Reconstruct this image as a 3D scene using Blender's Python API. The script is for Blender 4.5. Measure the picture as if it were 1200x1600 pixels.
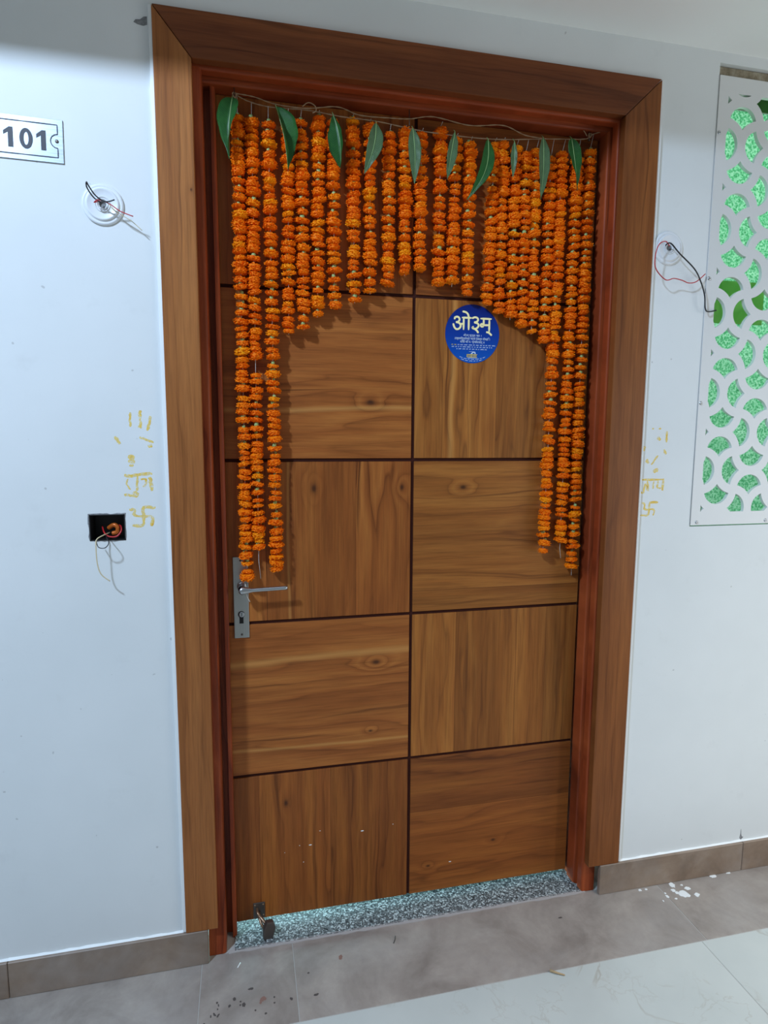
import bpy, bmesh, math, random
from mathutils import Vector, Matrix

for _o in list(bpy.data.objects):
    bpy.data.objects.remove(_o, do_unlink=True)
S = bpy.context.scene
C = S.collection
RND = random.Random(7)

# ------------------------------------------------------------------ camera, world, light, exposure
def lin(r, g, b):
    f = lambda c: (c / 255 / 12.92) if c / 255 <= .04045 else ((c / 255 + .055) / 1.055) ** 2.4
    return (f(r), f(g), f(b), 1.0)

CAM_LOC = Vector((0.167, -1.4628, 1.3207))
YAW, PITCH, ROLL, FPX = 0.222, 0.1239, 0.0052, 965.9
cam = bpy.data.cameras.new('camera'); cam_o = bpy.data.objects.new('camera', cam); C.objects.link(cam_o)
F = Vector((math.sin(YAW) * math.cos(PITCH), math.cos(YAW) * math.cos(PITCH), -math.sin(PITCH)))
R = Vector((math.cos(YAW), -math.sin(YAW), 0)); U = R.cross(F)
R2 = R * math.cos(ROLL) + U * math.sin(ROLL); U2 = U * math.cos(ROLL) - R * math.sin(ROLL)
cam_o.matrix_world = Matrix(((R2.x, U2.x, -F.x, CAM_LOC.x), (R2.y, U2.y, -F.y, CAM_LOC.y), (R2.z, U2.z, -F.z, CAM_LOC.z), (0, 0, 0, 1)))
cam.sensor_fit = 'VERTICAL'; cam.sensor_height = 36; cam.lens = FPX / 1600 * 36
cam.clip_start = .02
S.camera = cam_o

w = bpy.data.worlds.new('daylight'); S.world = w; w.use_nodes = True
w.node_tree.nodes['Background'].inputs[0].default_value = (.80, .90, 1.0, 1)
w.node_tree.nodes['Background'].inputs[1].default_value = 0.22

def area(name, loc, target, size, power, col, sy=None):
    l = bpy.data.lights.new(name, 'AREA'); l.energy = power; l.color = col; l.size = size
    if sy: l.shape = 'RECTANGLE'; l.size_y = sy
    o = bpy.data.objects.new(name, l); C.objects.link(o); o.location = loc
    o.rotation_euler = (Vector(target) - Vector(loc)).to_track_quat('-Z', 'Y').to_euler()
    return o

# corridor downlight in the raised ceiling, up and to the left behind the camera
_l = bpy.data.lights.new('corridor_spot', 'SPOT'); _l.energy = 362; _l.color = (.56, .74, 1.0)
_l.shadow_soft_size = .10; _l.spot_size = math.radians(92); _l.spot_blend = .7
_o = bpy.data.objects.new('corridor_spot', _l); C.objects.link(_o); _o.location = (-1.36, -1.70, 3.18)
_o.rotation_euler = (Vector((-.15, 0, .65)) - _o.location).to_track_quat('-Z', 'Y').to_euler()
# added fill spot further right, brightening floor and soffit by bounce
_l = bpy.data.lights.new('corridor_spot', 'SPOT'); _l.energy = 150; _l.color = (1.0, .96, .90)
_l.shadow_soft_size = .05; _l.spot_size = math.radians(95); _l.spot_blend = .8
_o = bpy.data.objects.new('corridor_spot', _l); C.objects.link(_o); _o.location = (2.0, -1.75, 3.18)
# daylight from the open right-hand end of the corridor
area('corridor_daylight', (2.75, -1.25, 1.10), (.8, -.1, 1.05), .9, 16, (.94, .98, 1.0), 1.4)
# daylight inside the flat, seen only through the gap under the door
area('room_daylight', (.24, .95, .17), (.24, 0, .05), .55, 42, (.50, .93, 1.0), .3)
# daylight on the outer side of the green glass
area('window_daylight', (1.75, .75, 1.9), (1.75, .07, 1.65), 1.0, 9, (1.0, 1.0, .97), 1.4)

S.view_settings.view_transform = 'Standard'; S.view_settings.look = 'None'
S.view_settings.exposure = 0.06; S.view_settings.gamma = 1.0; S.view_settings.use_curve_mapping = False

# ------------------------------------------------------------------ layout data
# metric layout (x across the wall, z up), metres
STRANDS = [
    (0.1689, 2.0405, 0.1669, 0.9634),
    (0.2001, 2.0344, 0.1964, 1.0382),
    (0.2374, 2.0344, 0.2409, 0.9796),
    (0.2827, 2.0476, 0.2775, 1.5602),
    (0.3121, 2.0452, 0.3144, 1.5721),
    (0.3538, 2.0595, 0.3471, 1.6036),
    (0.3868, 2.0548, 0.3893, 1.6266),
    (0.4339, 2.0613, 0.4382, 1.6411),
    (0.4755, 2.0545, 0.4765, 1.6643),
    (0.524, 2.0397, 0.5215, 1.6849),
    (0.5619, 2.0494, 0.5636, 1.7132),
    (0.6036, 2.048, 0.6012, 1.7262),
    (0.6519, 2.0677, 0.6516, 1.6953),
    (0.6917, 2.0455, 0.6869, 1.7004),
    (0.7284, 2.0389, 0.7268, 1.6729),
    (0.7923, 2.0454, 0.7827, 1.652),
    (0.8144, 2.0477, 0.8149, 1.6329),
    (0.8508, 2.0394, 0.847, 1.6263),
    (0.8772, 2.0299, 0.8783, 1.6035),
    (0.9049, 2.0372, 0.9079, 1.5852),
    (0.946, 2.0259, 0.9433, 1.5652),
    (0.9775, 2.0413, 0.9642, 1.0),
    (1.0195, 2.03, 1.0151, 1.0287),
    (1.0548, 2.0521, 1.0538, 0.953),
]
LEAVES = [
    (0.1587, 2.063, 0.1499, 1.9338, 0.0379),
    (0.2539, 2.0553, 0.2792, 1.9229, 0.0348),
    (0.3831, 2.0534, 0.4006, 1.9384, 0.0348),
    (0.4856, 2.0452, 0.4568, 1.9295, 0.03),
    (0.574, 2.0434, 0.5802, 1.9191, 0.0269),
    (0.6793, 2.0459, 0.662, 1.9366, 0.0237),
    (0.7649, 2.0374, 0.7122, 1.8923, 0.0284),
    (0.8337, 2.04, 0.8331, 1.9566, 0.0142),
    (0.9103, 2.0568, 0.9091, 1.9103, 0.0269),
    (0.987, 2.0632, 1.0088, 1.9418, 0.0284),
]
TWINE_LOW = [(0.163, 2.0764), (0.1921, 2.0651), (0.2415, 2.0586), (0.3269, 2.0615), (0.404, 2.0548), (0.4938, 2.0548), (0.6117, 2.0447), (0.7755, 2.0457), (0.9222, 2.0593), (1.0281, 2.0702), (1.0437, 2.081), (1.0722, 2.0916)]
TWINE_HIGH = [(0.163, 2.0764), (0.2049, 2.0746), (0.2545, 2.0642), (0.3225, 2.0623), (0.3951, 2.0746), (0.4479, 2.0624), (0.5201, 2.0633), (0.5686, 2.0672), (0.6272, 2.0779), (0.7184, 2.0676), (0.8049, 2.0768), (0.865, 2.0609), (0.9222, 2.0593)]
MARKS_LEFT = [
    ([(-0.0773, 1.3679), (-0.0784, 1.3538), (-0.0784, 1.3356)], 0.0043),
    ([(-0.0558, 1.3724), (-0.0578, 1.3569), (-0.0565, 1.3343)], 0.0054),
    ([(-0.0617, 1.3385), (-0.0552, 1.3329)], 0.0047),
    ([(-0.0361, 1.36), (-0.0387, 1.343), (-0.0434, 1.3274)], 0.0054),
    ([(-0.112, 1.3143), (-0.1058, 1.3059), (-0.1009, 1.2974)], 0.0061),
    ([(-0.0601, 1.3131), (-0.0468, 1.3075), (-0.0308, 1.3018)], 0.0047),
    ([(-0.0434, 1.2932), (-0.0338, 1.2947)], 0.0081),
    ([(-0.086, 1.2705), (-0.0728, 1.2662)], 0.0095),
    ([(-0.0865, 1.2605), (-0.0718, 1.2576)], 0.0068),
    ([(-0.0842, 1.2505), (-0.0748, 1.2505)], 0.004),
    ([(-0.0959, 1.2286), (-0.0825, 1.2268), (-0.0662, 1.2295), (-0.0363, 1.2315)], 0.0061),
    ([(-0.0677, 1.2275), (-0.0693, 1.2088), (-0.0699, 1.1929)], 0.0043),
    ([(-0.0882, 1.2205), (-0.0914, 1.2091), (-0.0839, 1.196)], 0.0035),
    ([(-0.0978, 1.1847), (-0.0844, 1.1836), (-0.0737, 1.1814), (-0.0694, 1.1871), (-0.0746, 1.1901), (-0.0789, 1.1858)], 0.0054),
    ([(-0.0613, 1.2188), (-0.0504, 1.2187), (-0.0523, 1.2057), (-0.0578, 1.2029)], 0.004),
    ([(-0.0415, 1.2244), (-0.0399, 1.2084), (-0.0378, 1.1924)], 0.0068),
    ([(-0.0885, 1.1506), (-0.0777, 1.1495), (-0.0777, 1.1379), (-0.0592, 1.1345), (-0.0401, 1.1332), (-0.0423, 1.1121)], 0.0057),
    ([(-0.0324, 1.1544), (-0.0571, 1.1549), (-0.0587, 1.1345), (-0.0614, 1.1155), (-0.0833, 1.1147)], 0.0057),
]
MARKS_RIGHT = [
    ([(1.2596, 1.3437), (1.261, 1.3391)], 0.0072),
    ([(1.2386, 1.3435), (1.2389, 1.3389)], 0.0054),
    ([(1.2824, 1.3346), (1.2824, 1.3046)], 0.0061),
    ([(1.2559, 1.3207), (1.262, 1.3092)], 0.0081),
    ([(1.2146, 1.2953), (1.2155, 1.2815)], 0.0081),
    ([(1.2768, 1.2861), (1.2831, 1.2722)], 0.0072),
    ([(1.2594, 1.2699), (1.24, 1.2445)], 0.0047),
    ([(1.2233, 1.2585), (1.2318, 1.2492)], 0.0081),
    ([(1.2465, 1.2259), (1.2619, 1.2327)], 0.009),
    ([(1.2136, 1.2043), (1.2825, 1.2045)], 0.0047),
    ([(1.2121, 1.1703), (1.2211, 1.1701), (1.2249, 1.1934), (1.234, 1.1746), (1.2312, 1.2018)], 0.0047),
    ([(1.2509, 1.2001), (1.2496, 1.1791)], 0.0047),
    ([(1.2641, 1.2014), (1.2626, 1.1836), (1.2735, 1.1811)], 0.0047),
    ([(1.28, 1.2022), (1.2793, 1.174)], 0.0065),
    ([(1.2176, 1.1421), (1.2259, 1.1372), (1.2284, 1.123), (1.2561, 1.1224), (1.2545, 1.1059)], 0.005),
    ([(1.2681, 1.142), (1.2426, 1.1406), (1.2417, 1.1227), (1.2374, 1.1077), (1.2145, 1.1082)], 0.005),
]
LAMP_L_BLACK = [(-0.1144, 0.002, 1.8008), (-0.1254, -0.015, 1.8054), (-0.1336, -0.03, 1.8179), (-0.1336, -0.033, 1.8279), (-0.1298, -0.03, 1.8207), (-0.1193, -0.02, 1.8066), (-0.1014, -0.02, 1.7969), (-0.0835, -0.022, 1.8014)]
LAMP_L_RED = [(-0.1167, 0.002, 1.8045), (-0.1256, -0.01, 1.797), (-0.1143, -0.016, 1.8009), (-0.0933, -0.018, 1.7932), (-0.0736, -0.02, 1.7802), (-0.0486, -0.022, 1.7714)]
LAMP_L_BEIGE = [(-0.099, 0, 1.7989), (-0.0814, -0.004, 1.7823), (-0.0552, -0.006, 1.767), (-0.0345, -0.004, 1.7498)]
LAMP_R_BLACK = [(1.2392, 0.005, 1.8104), (1.2413, -0.012, 1.8104), (1.2662, -0.016, 1.7859), (1.3141, -0.014, 1.7516), (1.3405, -0.008, 1.7226), (1.3582, -0.004, 1.6888), (1.3628, -0.004, 1.6564), (1.3749, -0.002, 1.6492), (1.405, 0.006, 1.6554)]
LAMP_R_RED = [(1.2491, 0.003, 1.8089), (1.2261, -0.012, 1.814), (1.2024, -0.02, 1.8023), (1.1919, -0.022, 1.7732), (1.1973, -0.02, 1.7429), (1.2298, -0.016, 1.7191), (1.2554, -0.014, 1.7243), (1.2817, -0.012, 1.7215), (1.3043, -0.008, 1.7173), (1.3303, -0.004, 1.7229), (1.3623, 0.004, 1.7461)]
BOX_BEIGE = [(-0.1348, 0.03, 1.0973), (-0.1423, -0.0, 1.0964), (-0.1538, -0.016, 1.0893), (-0.155, -0.02, 1.073), (-0.1541, -0.02, 1.0372), (-0.1474, -0.02, 1.0124), (-0.1302, -0.018, 0.9952)]
BOX_BLACK = [(-0.1401, 0.03, 1.1004), (-0.1371, 0, 1.0934), (-0.1288, -0.018, 1.0817), (-0.1368, -0.02, 1.0709), (-0.1502, -0.018, 1.0724), (-0.157, -0.008, 1.0852)]
BOX_RED = [(-0.1525, 0.04, 1.111), (-0.1432, 0.012, 1.1003), (-0.133, 0.006, 1.0923), (-0.117, 0.006, 1.0918), (-0.1078, 0.01, 1.1025), (-0.1092, 0.02, 1.1127), (-0.1182, 0.04, 1.1131)]
BOX_ORANGE = [(-0.1371, 0.03, 1.1076), (-0.1243, 0.022, 1.1158), (-0.1161, 0.02, 1.11), (-0.1179, 0.02, 1.0998), (-0.1279, 0.022, 1.0968)]

# ------------------------------------------------------------------ helpers
def obj(name, mesh, mat=None, parent=None, loc=None):
    o = bpy.data.objects.new(name, mesh); C.objects.link(o)
    if mat is not None and not mesh.materials: mesh.materials.append(mat)
    if loc is not None: o.location = loc
    if parent is not None: o.parent = parent
    return o

def empty(name, loc=(0, 0, 0), parent=None):
    o = bpy.data.objects.new(name, None); C.objects.link(o); o.location = loc; o.empty_display_size = .03
    if parent is not None: o.parent = parent
    return o

def tag(o, label=None, cat=None, group=None, kind=None):
    if label: o['label'] = label
    if cat: o['category'] = cat
    if group: o['group'] = group
    if kind: o['kind'] = kind
    return o

def mesh_of(bm, name='mesh', smooth=False):
    bmesh.ops.recalc_face_normals(bm, faces=bm.faces)
    me = bpy.data.meshes.new(name); bm.to_mesh(me); bm.free()
    if smooth:
        for p in me.polygons: p.use_smooth = True
    return me

def box_into(bm, x0, x1, y0, y1, z0, z1):
    vs = [bm.verts.new(p) for p in ((x0,y0,z0),(x1,y0,z0),(x1,y1,z0),(x0,y1,z0),(x0,y0,z1),(x1,y0,z1),(x1,y1,z1),(x0,y1,z1))]
    for f in ((0,1,2,3),(4,5,6,7),(0,1,5,4),(1,2,6,5),(2,3,7,6),(3,0,4,7)): bm.faces.new([vs[i] for i in f])
    return vs

def bevel(bm, w, seg=2):
    bmesh.ops.bevel(bm, geom=list(bm.edges), offset=w, segments=seg, profile=.5, affect='EDGES', clamp_overlap=True)

def box(name, x0, x1, y0, y1, z0, z1, mat, parent=None, bev=0, origin=None, seg=2):
    """box in world coordinates with its origin at its centre (or origin)"""
    c = origin or ((x0+x1)/2, (y0+y1)/2, (z0+z1)/2)
    bm = bmesh.new(); box_into(bm, x0-c[0], x1-c[0], y0-c[1], y1-c[1], z0-c[2], z1-c[2])
    if bev: bevel(bm, bev, seg)
    return obj(name, mesh_of(bm, name), mat, parent, c)

def smooth_path(pts, n=6):
    P = [Vector(p) for p in pts]; out = []
    for i in range(len(P) - 1):
        a, b, c, d = P[max(i-1,0)], P[i], P[i+1], P[min(i+2,len(P)-1)]
        for k in range(n):
            t = k / n
            out.append(.5*((2*b)+(c-a)*t+(2*a-5*b+4*c-d)*t*t+(3*b-a-3*c+d)*t**3))
    out.append(P[-1]); return out

def tube_into(bm, path, r, sides=8, cap=True):
    rings = []; n = len(path); up = Vector((0.31, .2, .93))
    for i, p in enumerate(path):
        t = (path[min(i+1,n-1)] - path[max(i-1,0)])
        t = t.normalized() if t.length > 1e-9 else Vector((0,0,1))
        a = t.cross(up)
        if a.length < 1e-3: a = t.cross(Vector((1,0,0)))
        a.normalize(); b = t.cross(a)
        rr = r(i/(n-1)) if callable(r) else r
        rings.append([bm.verts.new(p + a*math.cos(2*math.pi*k/sides)*rr + b*math.sin(2*math.pi*k/sides)*rr) for k in range(sides)])
    for i in range(n-1):
        for k in range(sides):
            bm.faces.new((rings[i][k], rings[i][(k+1)%sides], rings[i+1][(k+1)%sides], rings[i+1][k]))
    if cap:
        bm.faces.new(rings[0]); bm.faces.new(rings[-1])

def tube(name, pts, r, mat, parent=None, sides=8, n=6, loc=(0,0,0)):
    L = Vector(loc); bm = bmesh.new(); tube_into(bm, smooth_path([Vector(p)-L for p in pts], n), r, sides)
    return obj(name, mesh_of(bm, name, True), mat, parent, loc if parent is None else None)

def lathe_into(bm, prof, seg=32, axis='Y'):
    """prof: (radius, depth); axis Y, depth along -Y (towards the corridor)"""
    rings = []
    for r, d in prof:
        if r < 1e-6: rings.append([bm.verts.new((0, -d, 0))])
        else: rings.append([bm.verts.new((r*math.cos(2*math.pi*k/seg), -d, r*math.sin(2*math.pi*k/seg))) for k in range(seg)])
    for a, b in zip(rings, rings[1:]):
        for k in range(seg):
            q = [a[k % len(a)], a[(k+1) % len(a)], b[(k+1) % len(b)], b[k % len(b)]]
            q = list(dict.fromkeys(q))
            if len(q) > 2: bm.faces.new(q)

def ribbon_into(bm, pts, width, y0, y1, jitter=0, rnd=None, film=False):
    """flat brush stroke in the xz plane between depths y0 (front) and y1"""
    P = [Vector((p[0], p[1])) for p in pts]
    if len(P) > 2: P = [Vector((q.x, q.y)) for q in smooth_path([Vector((p.x, p.y, 0)) for p in P], 4)]
    else: P = [P[0].lerp(P[1], k/4) for k in range(5)]
    n = len(P); ring = []
    for i, p in enumerate(P):
        t = P[min(i+1,n-1)] - P[max(i-1,0)]
        t = t.normalized() if t.length else Vector((1,0))
        nn = Vector((-t.y, t.x)); h = width/2
        if i in (0, n-1): h *= .6
        j = (lambda: 1 + (rnd.uniform(-jitter, jitter) if rnd else 0))
        a, b = p + nn*h*j(), p - nn*h*j()
        ring.append([bm.verts.new((a.x, y0, a.y)), bm.verts.new((b.x, y0, b.y)), bm.verts.new((b.x, y1, b.y)), bm.verts.new((a.x, y1, a.y))])
    if film:                                     # a dried film on a surface: front side only
        for a, b in zip(ring, ring[1:]): bm.faces.new((a[0], a[1], b[1], b[0]))
        for a in ring: bm.verts.remove(a[2]); bm.verts.remove(a[3])
        return
    for a, b in zip(ring, ring[1:]):
        for k in range(4): bm.faces.new((a[k], a[(k+1)%4], b[(k+1)%4], b[k]))
    bm.faces.new(ring[0]); bm.faces.new(ring[-1])

def filled(name, loops, depth, mat, parent, loc):
    """2D outline with holes in the xz plane, extruded; front face at loc.y"""
    cu = bpy.data.curves.new(name, 'CURVE'); cu.dimensions = '2D'; cu.fill_mode = 'BOTH'; cu.extrude = depth/2
    for lp in loops:
        s = cu.splines.new('POLY'); s.points.add(len(lp)-1); s.use_cyclic_u = True
        for k, (x, z) in enumerate(lp): s.points[k].co = (x, z, 0, 1)
    t = bpy.data.objects.new('tmp', cu); C.objects.link(t)
    me = bpy.data.meshes.new_from_object(t.evaluated_get(bpy.context.evaluated_depsgraph_get()))
    bpy.data.objects.remove(t); bpy.data.curves.remove(cu)
    me.transform(Matrix(((1,0,0,0),(0,0,-1,depth/2),(0,1,0,0),(0,0,0,1))))
    me.materials.clear(); me.name = name
    return obj(name, me, mat, parent, loc)

def text_mesh(body, size, depth=.0004, bold=0.0, align='CENTER', sx=1.0):
    cu = bpy.data.curves.new('text', 'FONT'); cu.body = body; cu.size = size; cu.extrude = depth/2; cu.offset = bold
    cu.align_x = align; cu.align_y = 'CENTER'
    t = bpy.data.objects.new('tmp', cu); C.objects.link(t)
    me = bpy.data.meshes.new_from_object(t.evaluated_get(bpy.context.evaluated_depsgraph_get()))
    bpy.data.objects.remove(t); bpy.data.curves.remove(cu)
    me.transform(Matrix(((sx,0,0,0),(0,0,-1,0),(0,1,0,0),(0,0,0,1)))); me.materials.clear()
    return me

# ------------------------------------------------------------------ materials
class NT:
    def __init__(s, name):
        s.m = bpy.data.materials.new(name); s.m.use_nodes = True; s.t = s.m.node_tree
        s.b = s.t.nodes['Principled BSDF']; s.out = s.t.nodes['Material Output']
    def n(s, kind, **kw):
        x = s.t.nodes.new(kind)
        for k, v in kw.items(): setattr(x, k, v)
        return x
    def put(s, sock, v):
        if isinstance(v, bpy.types.NodeSocket): s.t.links.new(v, sock)
        else: sock.default_value = v
    def math(s, op, a, b=0.0, c=0.0):
        x = s.n('ShaderNodeMath', operation=op); s.put(x.inputs[0], a); s.put(x.inputs[1], b); s.put(x.inputs[2], c); return x.outputs[0]
    def vec(s, x, y, z):
        c = s.n('ShaderNodeCombineXYZ'); s.put(c.inputs[0], x); s.put(c.inputs[1], y); s.put(c.inputs[2], z); return c.outputs[0]
    def noise(s, v, scale=5, detail=3, rough=.5, out=0, dist=0):
        x = s.n('ShaderNodeTexNoise'); s.put(x.inputs['Vector'], v); x.inputs['Scale'].default_value = scale
        x.inputs['Detail'].default_value = detail; x.inputs['Roughness'].default_value = rough; x.inputs['Distortion'].default_value = dist
        return x.outputs[out]
    def ramp(s, f, stops, interp='LINEAR'):
        x = s.n('ShaderNodeValToRGB'); s.put(x.inputs[0], f); e = x.color_ramp.elements; x.color_ramp.interpolation = interp
        while len(e) < len(stops): e.new(.5)
        for k, (p, c) in enumerate(stops):
            e[k].position = p; e[k].color = c if len(c) == 4 else (*c, 1)
        return x.outputs[0]
    def mix(s, f, a, b, mode='MIX'):
        x = s.n('ShaderNodeMix', data_type='RGBA', blend_type=mode); s.put(x.inputs[0], f); s.put(x.inputs[6], a); s.put(x.inputs[7], b); return x.outputs[2]
    def bump(s, h, strength=.2, dist=.001):
        x = s.n('ShaderNodeBump'); x.inputs['Strength'].default_value = strength; x.inputs['Distance'].default_value = dist
        s.put(x.inputs['Height'], h); s.t.links.new(x.outputs[0], s.b.inputs['Normal'])
    def coord(s): return s.n('ShaderNodeTexCoord').outputs['Object']
    def sep(s, v):
        x = s.n('ShaderNodeSeparateXYZ'); s.put(x.inputs[0], v); return x.outputs
    def base(s, c): s.put(s.b.inputs['Base Color'], c)
    def set(s, **kw):
        for k, v in kw.items(): s.put(s.b.inputs[k.replace('_', ' ')], v)
        return s

def plain(name, rgb, rough=.5, metal=0.0, spec=.5):
    t = NT(name); t.base(lin(*rgb)); t.set(Roughness=rough, Metallic=metal); t.b.inputs['Specular IOR Level'].default_value = spec
    return t.m

def wood(name, axis, light, mid, dark, seed=0, knots=(), rings=9.0, rough=.36, streak=None, figure=1.0, planks=(), fine=.35, lines=.6, bold=.62):
    """teak: contour lines of a stretched field give the figure; knots bend the lines; axis = grain direction in object space"""
    t = NT(name); x, y, z = t.sep(t.coord())
    u, v, d = {'X': (x, z, y), 'Z': (z, x, y), 'Y': (y, x, z)}[axis]
    d = t.math('ADD', d, seed * 3.7)
    # boards glued side by side: each shifts the figure and the tone
    pl = 0.0
    for q in planks: pl = t.math('ADD', pl, t.math('GREATER_THAN', v, q))
    uu = t.math('ADD', u, t.math('MULTIPLY', pl, 1.37)); dd = t.math('ADD', d, t.math('MULTIPLY', pl, 2.1))
    vv = t.math('ADD', v, t.math('MULTIPLY', pl, .53))
    wob = t.noise(t.vec(t.math('MULTIPLY', uu, 1.5), t.math('MULTIPLY', vv, 7.0), dd), 1.0, 3, .5)
    fld = t.math('ADD', t.math('MULTIPLY', vv, 16.0), t.math('MULTIPLY', wob, 3.6 * figure))
    big = t.noise(t.vec(t.math('MULTIPLY', uu, 3.2), t.math('MULTIPLY', vv, 30.0), dd), 1.0, 2, .5)
    fld = t.math('ADD', fld, t.math('MULTIPLY', big, .9))
    core = 0.0
    for (ku, kv, s, a) in knots:
        du = t.math('MULTIPLY', t.math('SUBTRACT', u, ku), 1/(s*1.7)); dv = t.math('MULTIPLY', t.math('SUBTRACT', v, kv), 1/s)
        r2 = t.math('ADD', t.math('MULTIPLY', du, du), t.math('MULTIPLY', dv, dv))
        g = t.math('POWER', 2.718, t.math('MULTIPLY', r2, -1.0))
        fld = t.math('ADD', fld, t.math('MULTIPLY', g, a))
        core = t.math('ADD', core, t.math('POWER', 2.718, t.math('MULTIPLY', r2, -14.0)))
    fr = t.math('FRACT', t.math('MULTIPLY', fld, rings / 9.0))
    col = t.ramp(fr, [(0, mid), (.30, light), (.62, mid), (.86, tuple(.55*a+.45*b for a, b in zip(mid, dark))), (.93, dark), (1, mid)])
    broad = t.noise(t.vec(t.math('MULTIPLY', uu, .9), t.math('MULTIPLY', vv, 13.0), t.math('ADD', dd, 9.0)), 1.0, 3, .55)
    flat = t.ramp(broad, [(.28, tuple(.6*a+.4*b for a, b in zip(mid, dark))), (.5, mid), (.72, light)])
    soft = t.noise(t.vec(t.math('MULTIPLY', uu, 1.6), t.math('MULTIPLY', vv, 9.0), t.math('ADD', dd, 4.0)), 1.0, 2, .5)
    col = t.mix(t.ramp(soft, [(.35, (.12,)*3), (.7, (bold,)*3)]), flat, col)
    fib2 = t.noise(t.vec(t.math('MULTIPLY', u, 4.0), t.math('MULTIPLY', v, 120.0), t.math('ADD', dd, 2.0)), 1.0, 3, .6)
    col = t.mix(.55, col, t.ramp(fib2, [(.3, (.62, .57, .52)), (.5, (1, 1, 1)), (.72, (1.18, 1.14, 1.08))]), 'MULTIPLY')
    fib = t.noise(t.vec(t.math('MULTIPLY', u, 14.0), t.math('MULTIPLY', v, 420.0), d), 1.0, 3, .6)
    col = t.mix(fine, col, t.ramp(fib, [(.3, (.45, .42, .4)), (.6, (1, 1, 1))]), 'MULTIPLY')
    dl = t.noise(t.vec(t.math('MULTIPLY', uu, 1.1), t.math('MULTIPLY', t.math('ADD', vv, t.math('MULTIPLY', wob, .10)), 62.0), t.math('ADD', dd, 6.0)), 1.0, 2, .5)
    col = t.mix(t.ramp(dl, [(.63, (0,)*3), (.72, (lines,)*3)]), col, tuple(.8*c for c in dark[:3])+(1,))
    if streak:
        for (sv, sw, tilt) in streak:
            c = t.math('ABSOLUTE', t.math('SUBTRACT', t.math('ADD', v, t.math('MULTIPLY', t.math('SUBTRACT', wob, .5), .05)), t.math('ADD', t.math('MULTIPLY', u, tilt), sv)))
            f = t.math('MULTIPLY', t.math('SUBTRACT', 1.0, t.math('SMOOTH_MIN', t.math('DIVIDE', c, sw*1.9), 1.0, .3)), .55)
            col = t.mix(t.math('MAXIMUM', f, 0.0), col, lin(196, 142, 78))
    if knots: col = t.mix(t.math('MINIMUM', core, .85), col, lin(58, 32, 20))
    for q in planks:
        sm = t.math('LESS_THAN', t.math('ABSOLUTE', t.math('SUBTRACT', v, q)), .0006)
        col = t.mix(t.math('MULTIPLY', sm, .7), col, dark)
    if planks:
        tone = t.math('MULTIPLY', t.math('FRACT', t.math('MULTIPLY', t.math('ADD', pl, seed), .37)), 1.0)
        col = t.mix(.7, col, t.ramp(tone, [(0, (.70, .66, .62)), (1, (1.12, 1.08, 1.0))]), 'MULTIPLY')
    t.base(col); t.set(Roughness=t.ramp(fib, [(.3, (rough+.12,)*3), (.7, (rough,)*3)]))
    t.b.inputs['Specular IOR Level'].default_value = .22
    t.bump(fib, .12, .0006)
    return t.m

LIGHT, MID, DARK = lin(182, 122, 70), lin(153, 95, 52), lin(94, 52, 28)

def wall_mat():
    t = NT('white_wall_paint'); p = t.coord()
    sm = t.noise(p, 1.6, 4, .6); fine = t.noise(p, 220, 2, .5); sp = t.noise(p, 9, 4, .7)
    col = t.ramp(sm, [(.3, lin(214, 217, 216)), (.7, lin(224, 226, 225))])
    x, y, z = t.sep(p)
    smear = t.math('MULTIPLY', t.ramp(sp, [(.60, (0,)*3), (.8, (1,)*3)]), .16)
    col = t.mix(smear, col, lin(176, 176, 172))
    dots = t.noise(p, 60, 1, .5)
    col = t.mix(t.ramp(dots, [(.80, (0,)*3), (.83, (.35,)*3)]), col, lin(120, 116, 110))
    t.base(col); t.set(Roughness=.55); t.b.inputs['Specular IOR Level'].default_value = .3
    t.bump(t.math('ADD', t.math('MULTIPLY', fine, .3), t.noise(p, 14, 3, .5)), .12, .002)
    return t.m

def stone_strip(name, c1, c2, c3, seed=0.0, rough=.42):
    t = NT(name); p = t.coord(); x, y, z = t.sep(p)
    oi = t.n('ShaderNodeObjectInfo').outputs['Random']
    q = t.vec(t.math('ADD', x, t.math('MULTIPLY', oi, 7.0)), y, t.math('ADD', z, seed))
    a = t.noise(q, 5.5, 6, .62, dist=.8); b = t.noise(q, 38, 4, .7)
    col = t.ramp(a, [(.28, c1), (.5, c2), (.72, c3)])
    col = t.mix(.22, col, t.ramp(b, [(.3, (.5,)*3), (.65, (1,)*3)]), 'MULTIPLY')
    dust = t.noise(q, 2.3, 5, .7)
    col = t.mix(t.math('MULTIPLY', t.ramp(dust, [(.48, (0,)*3), (.72, (1,)*3)]), .4), col, lin(172, 168, 164))
    t.base(col); t.set(Roughness=rough); t.bump(b, .08, .001)
    return t.m

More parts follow.
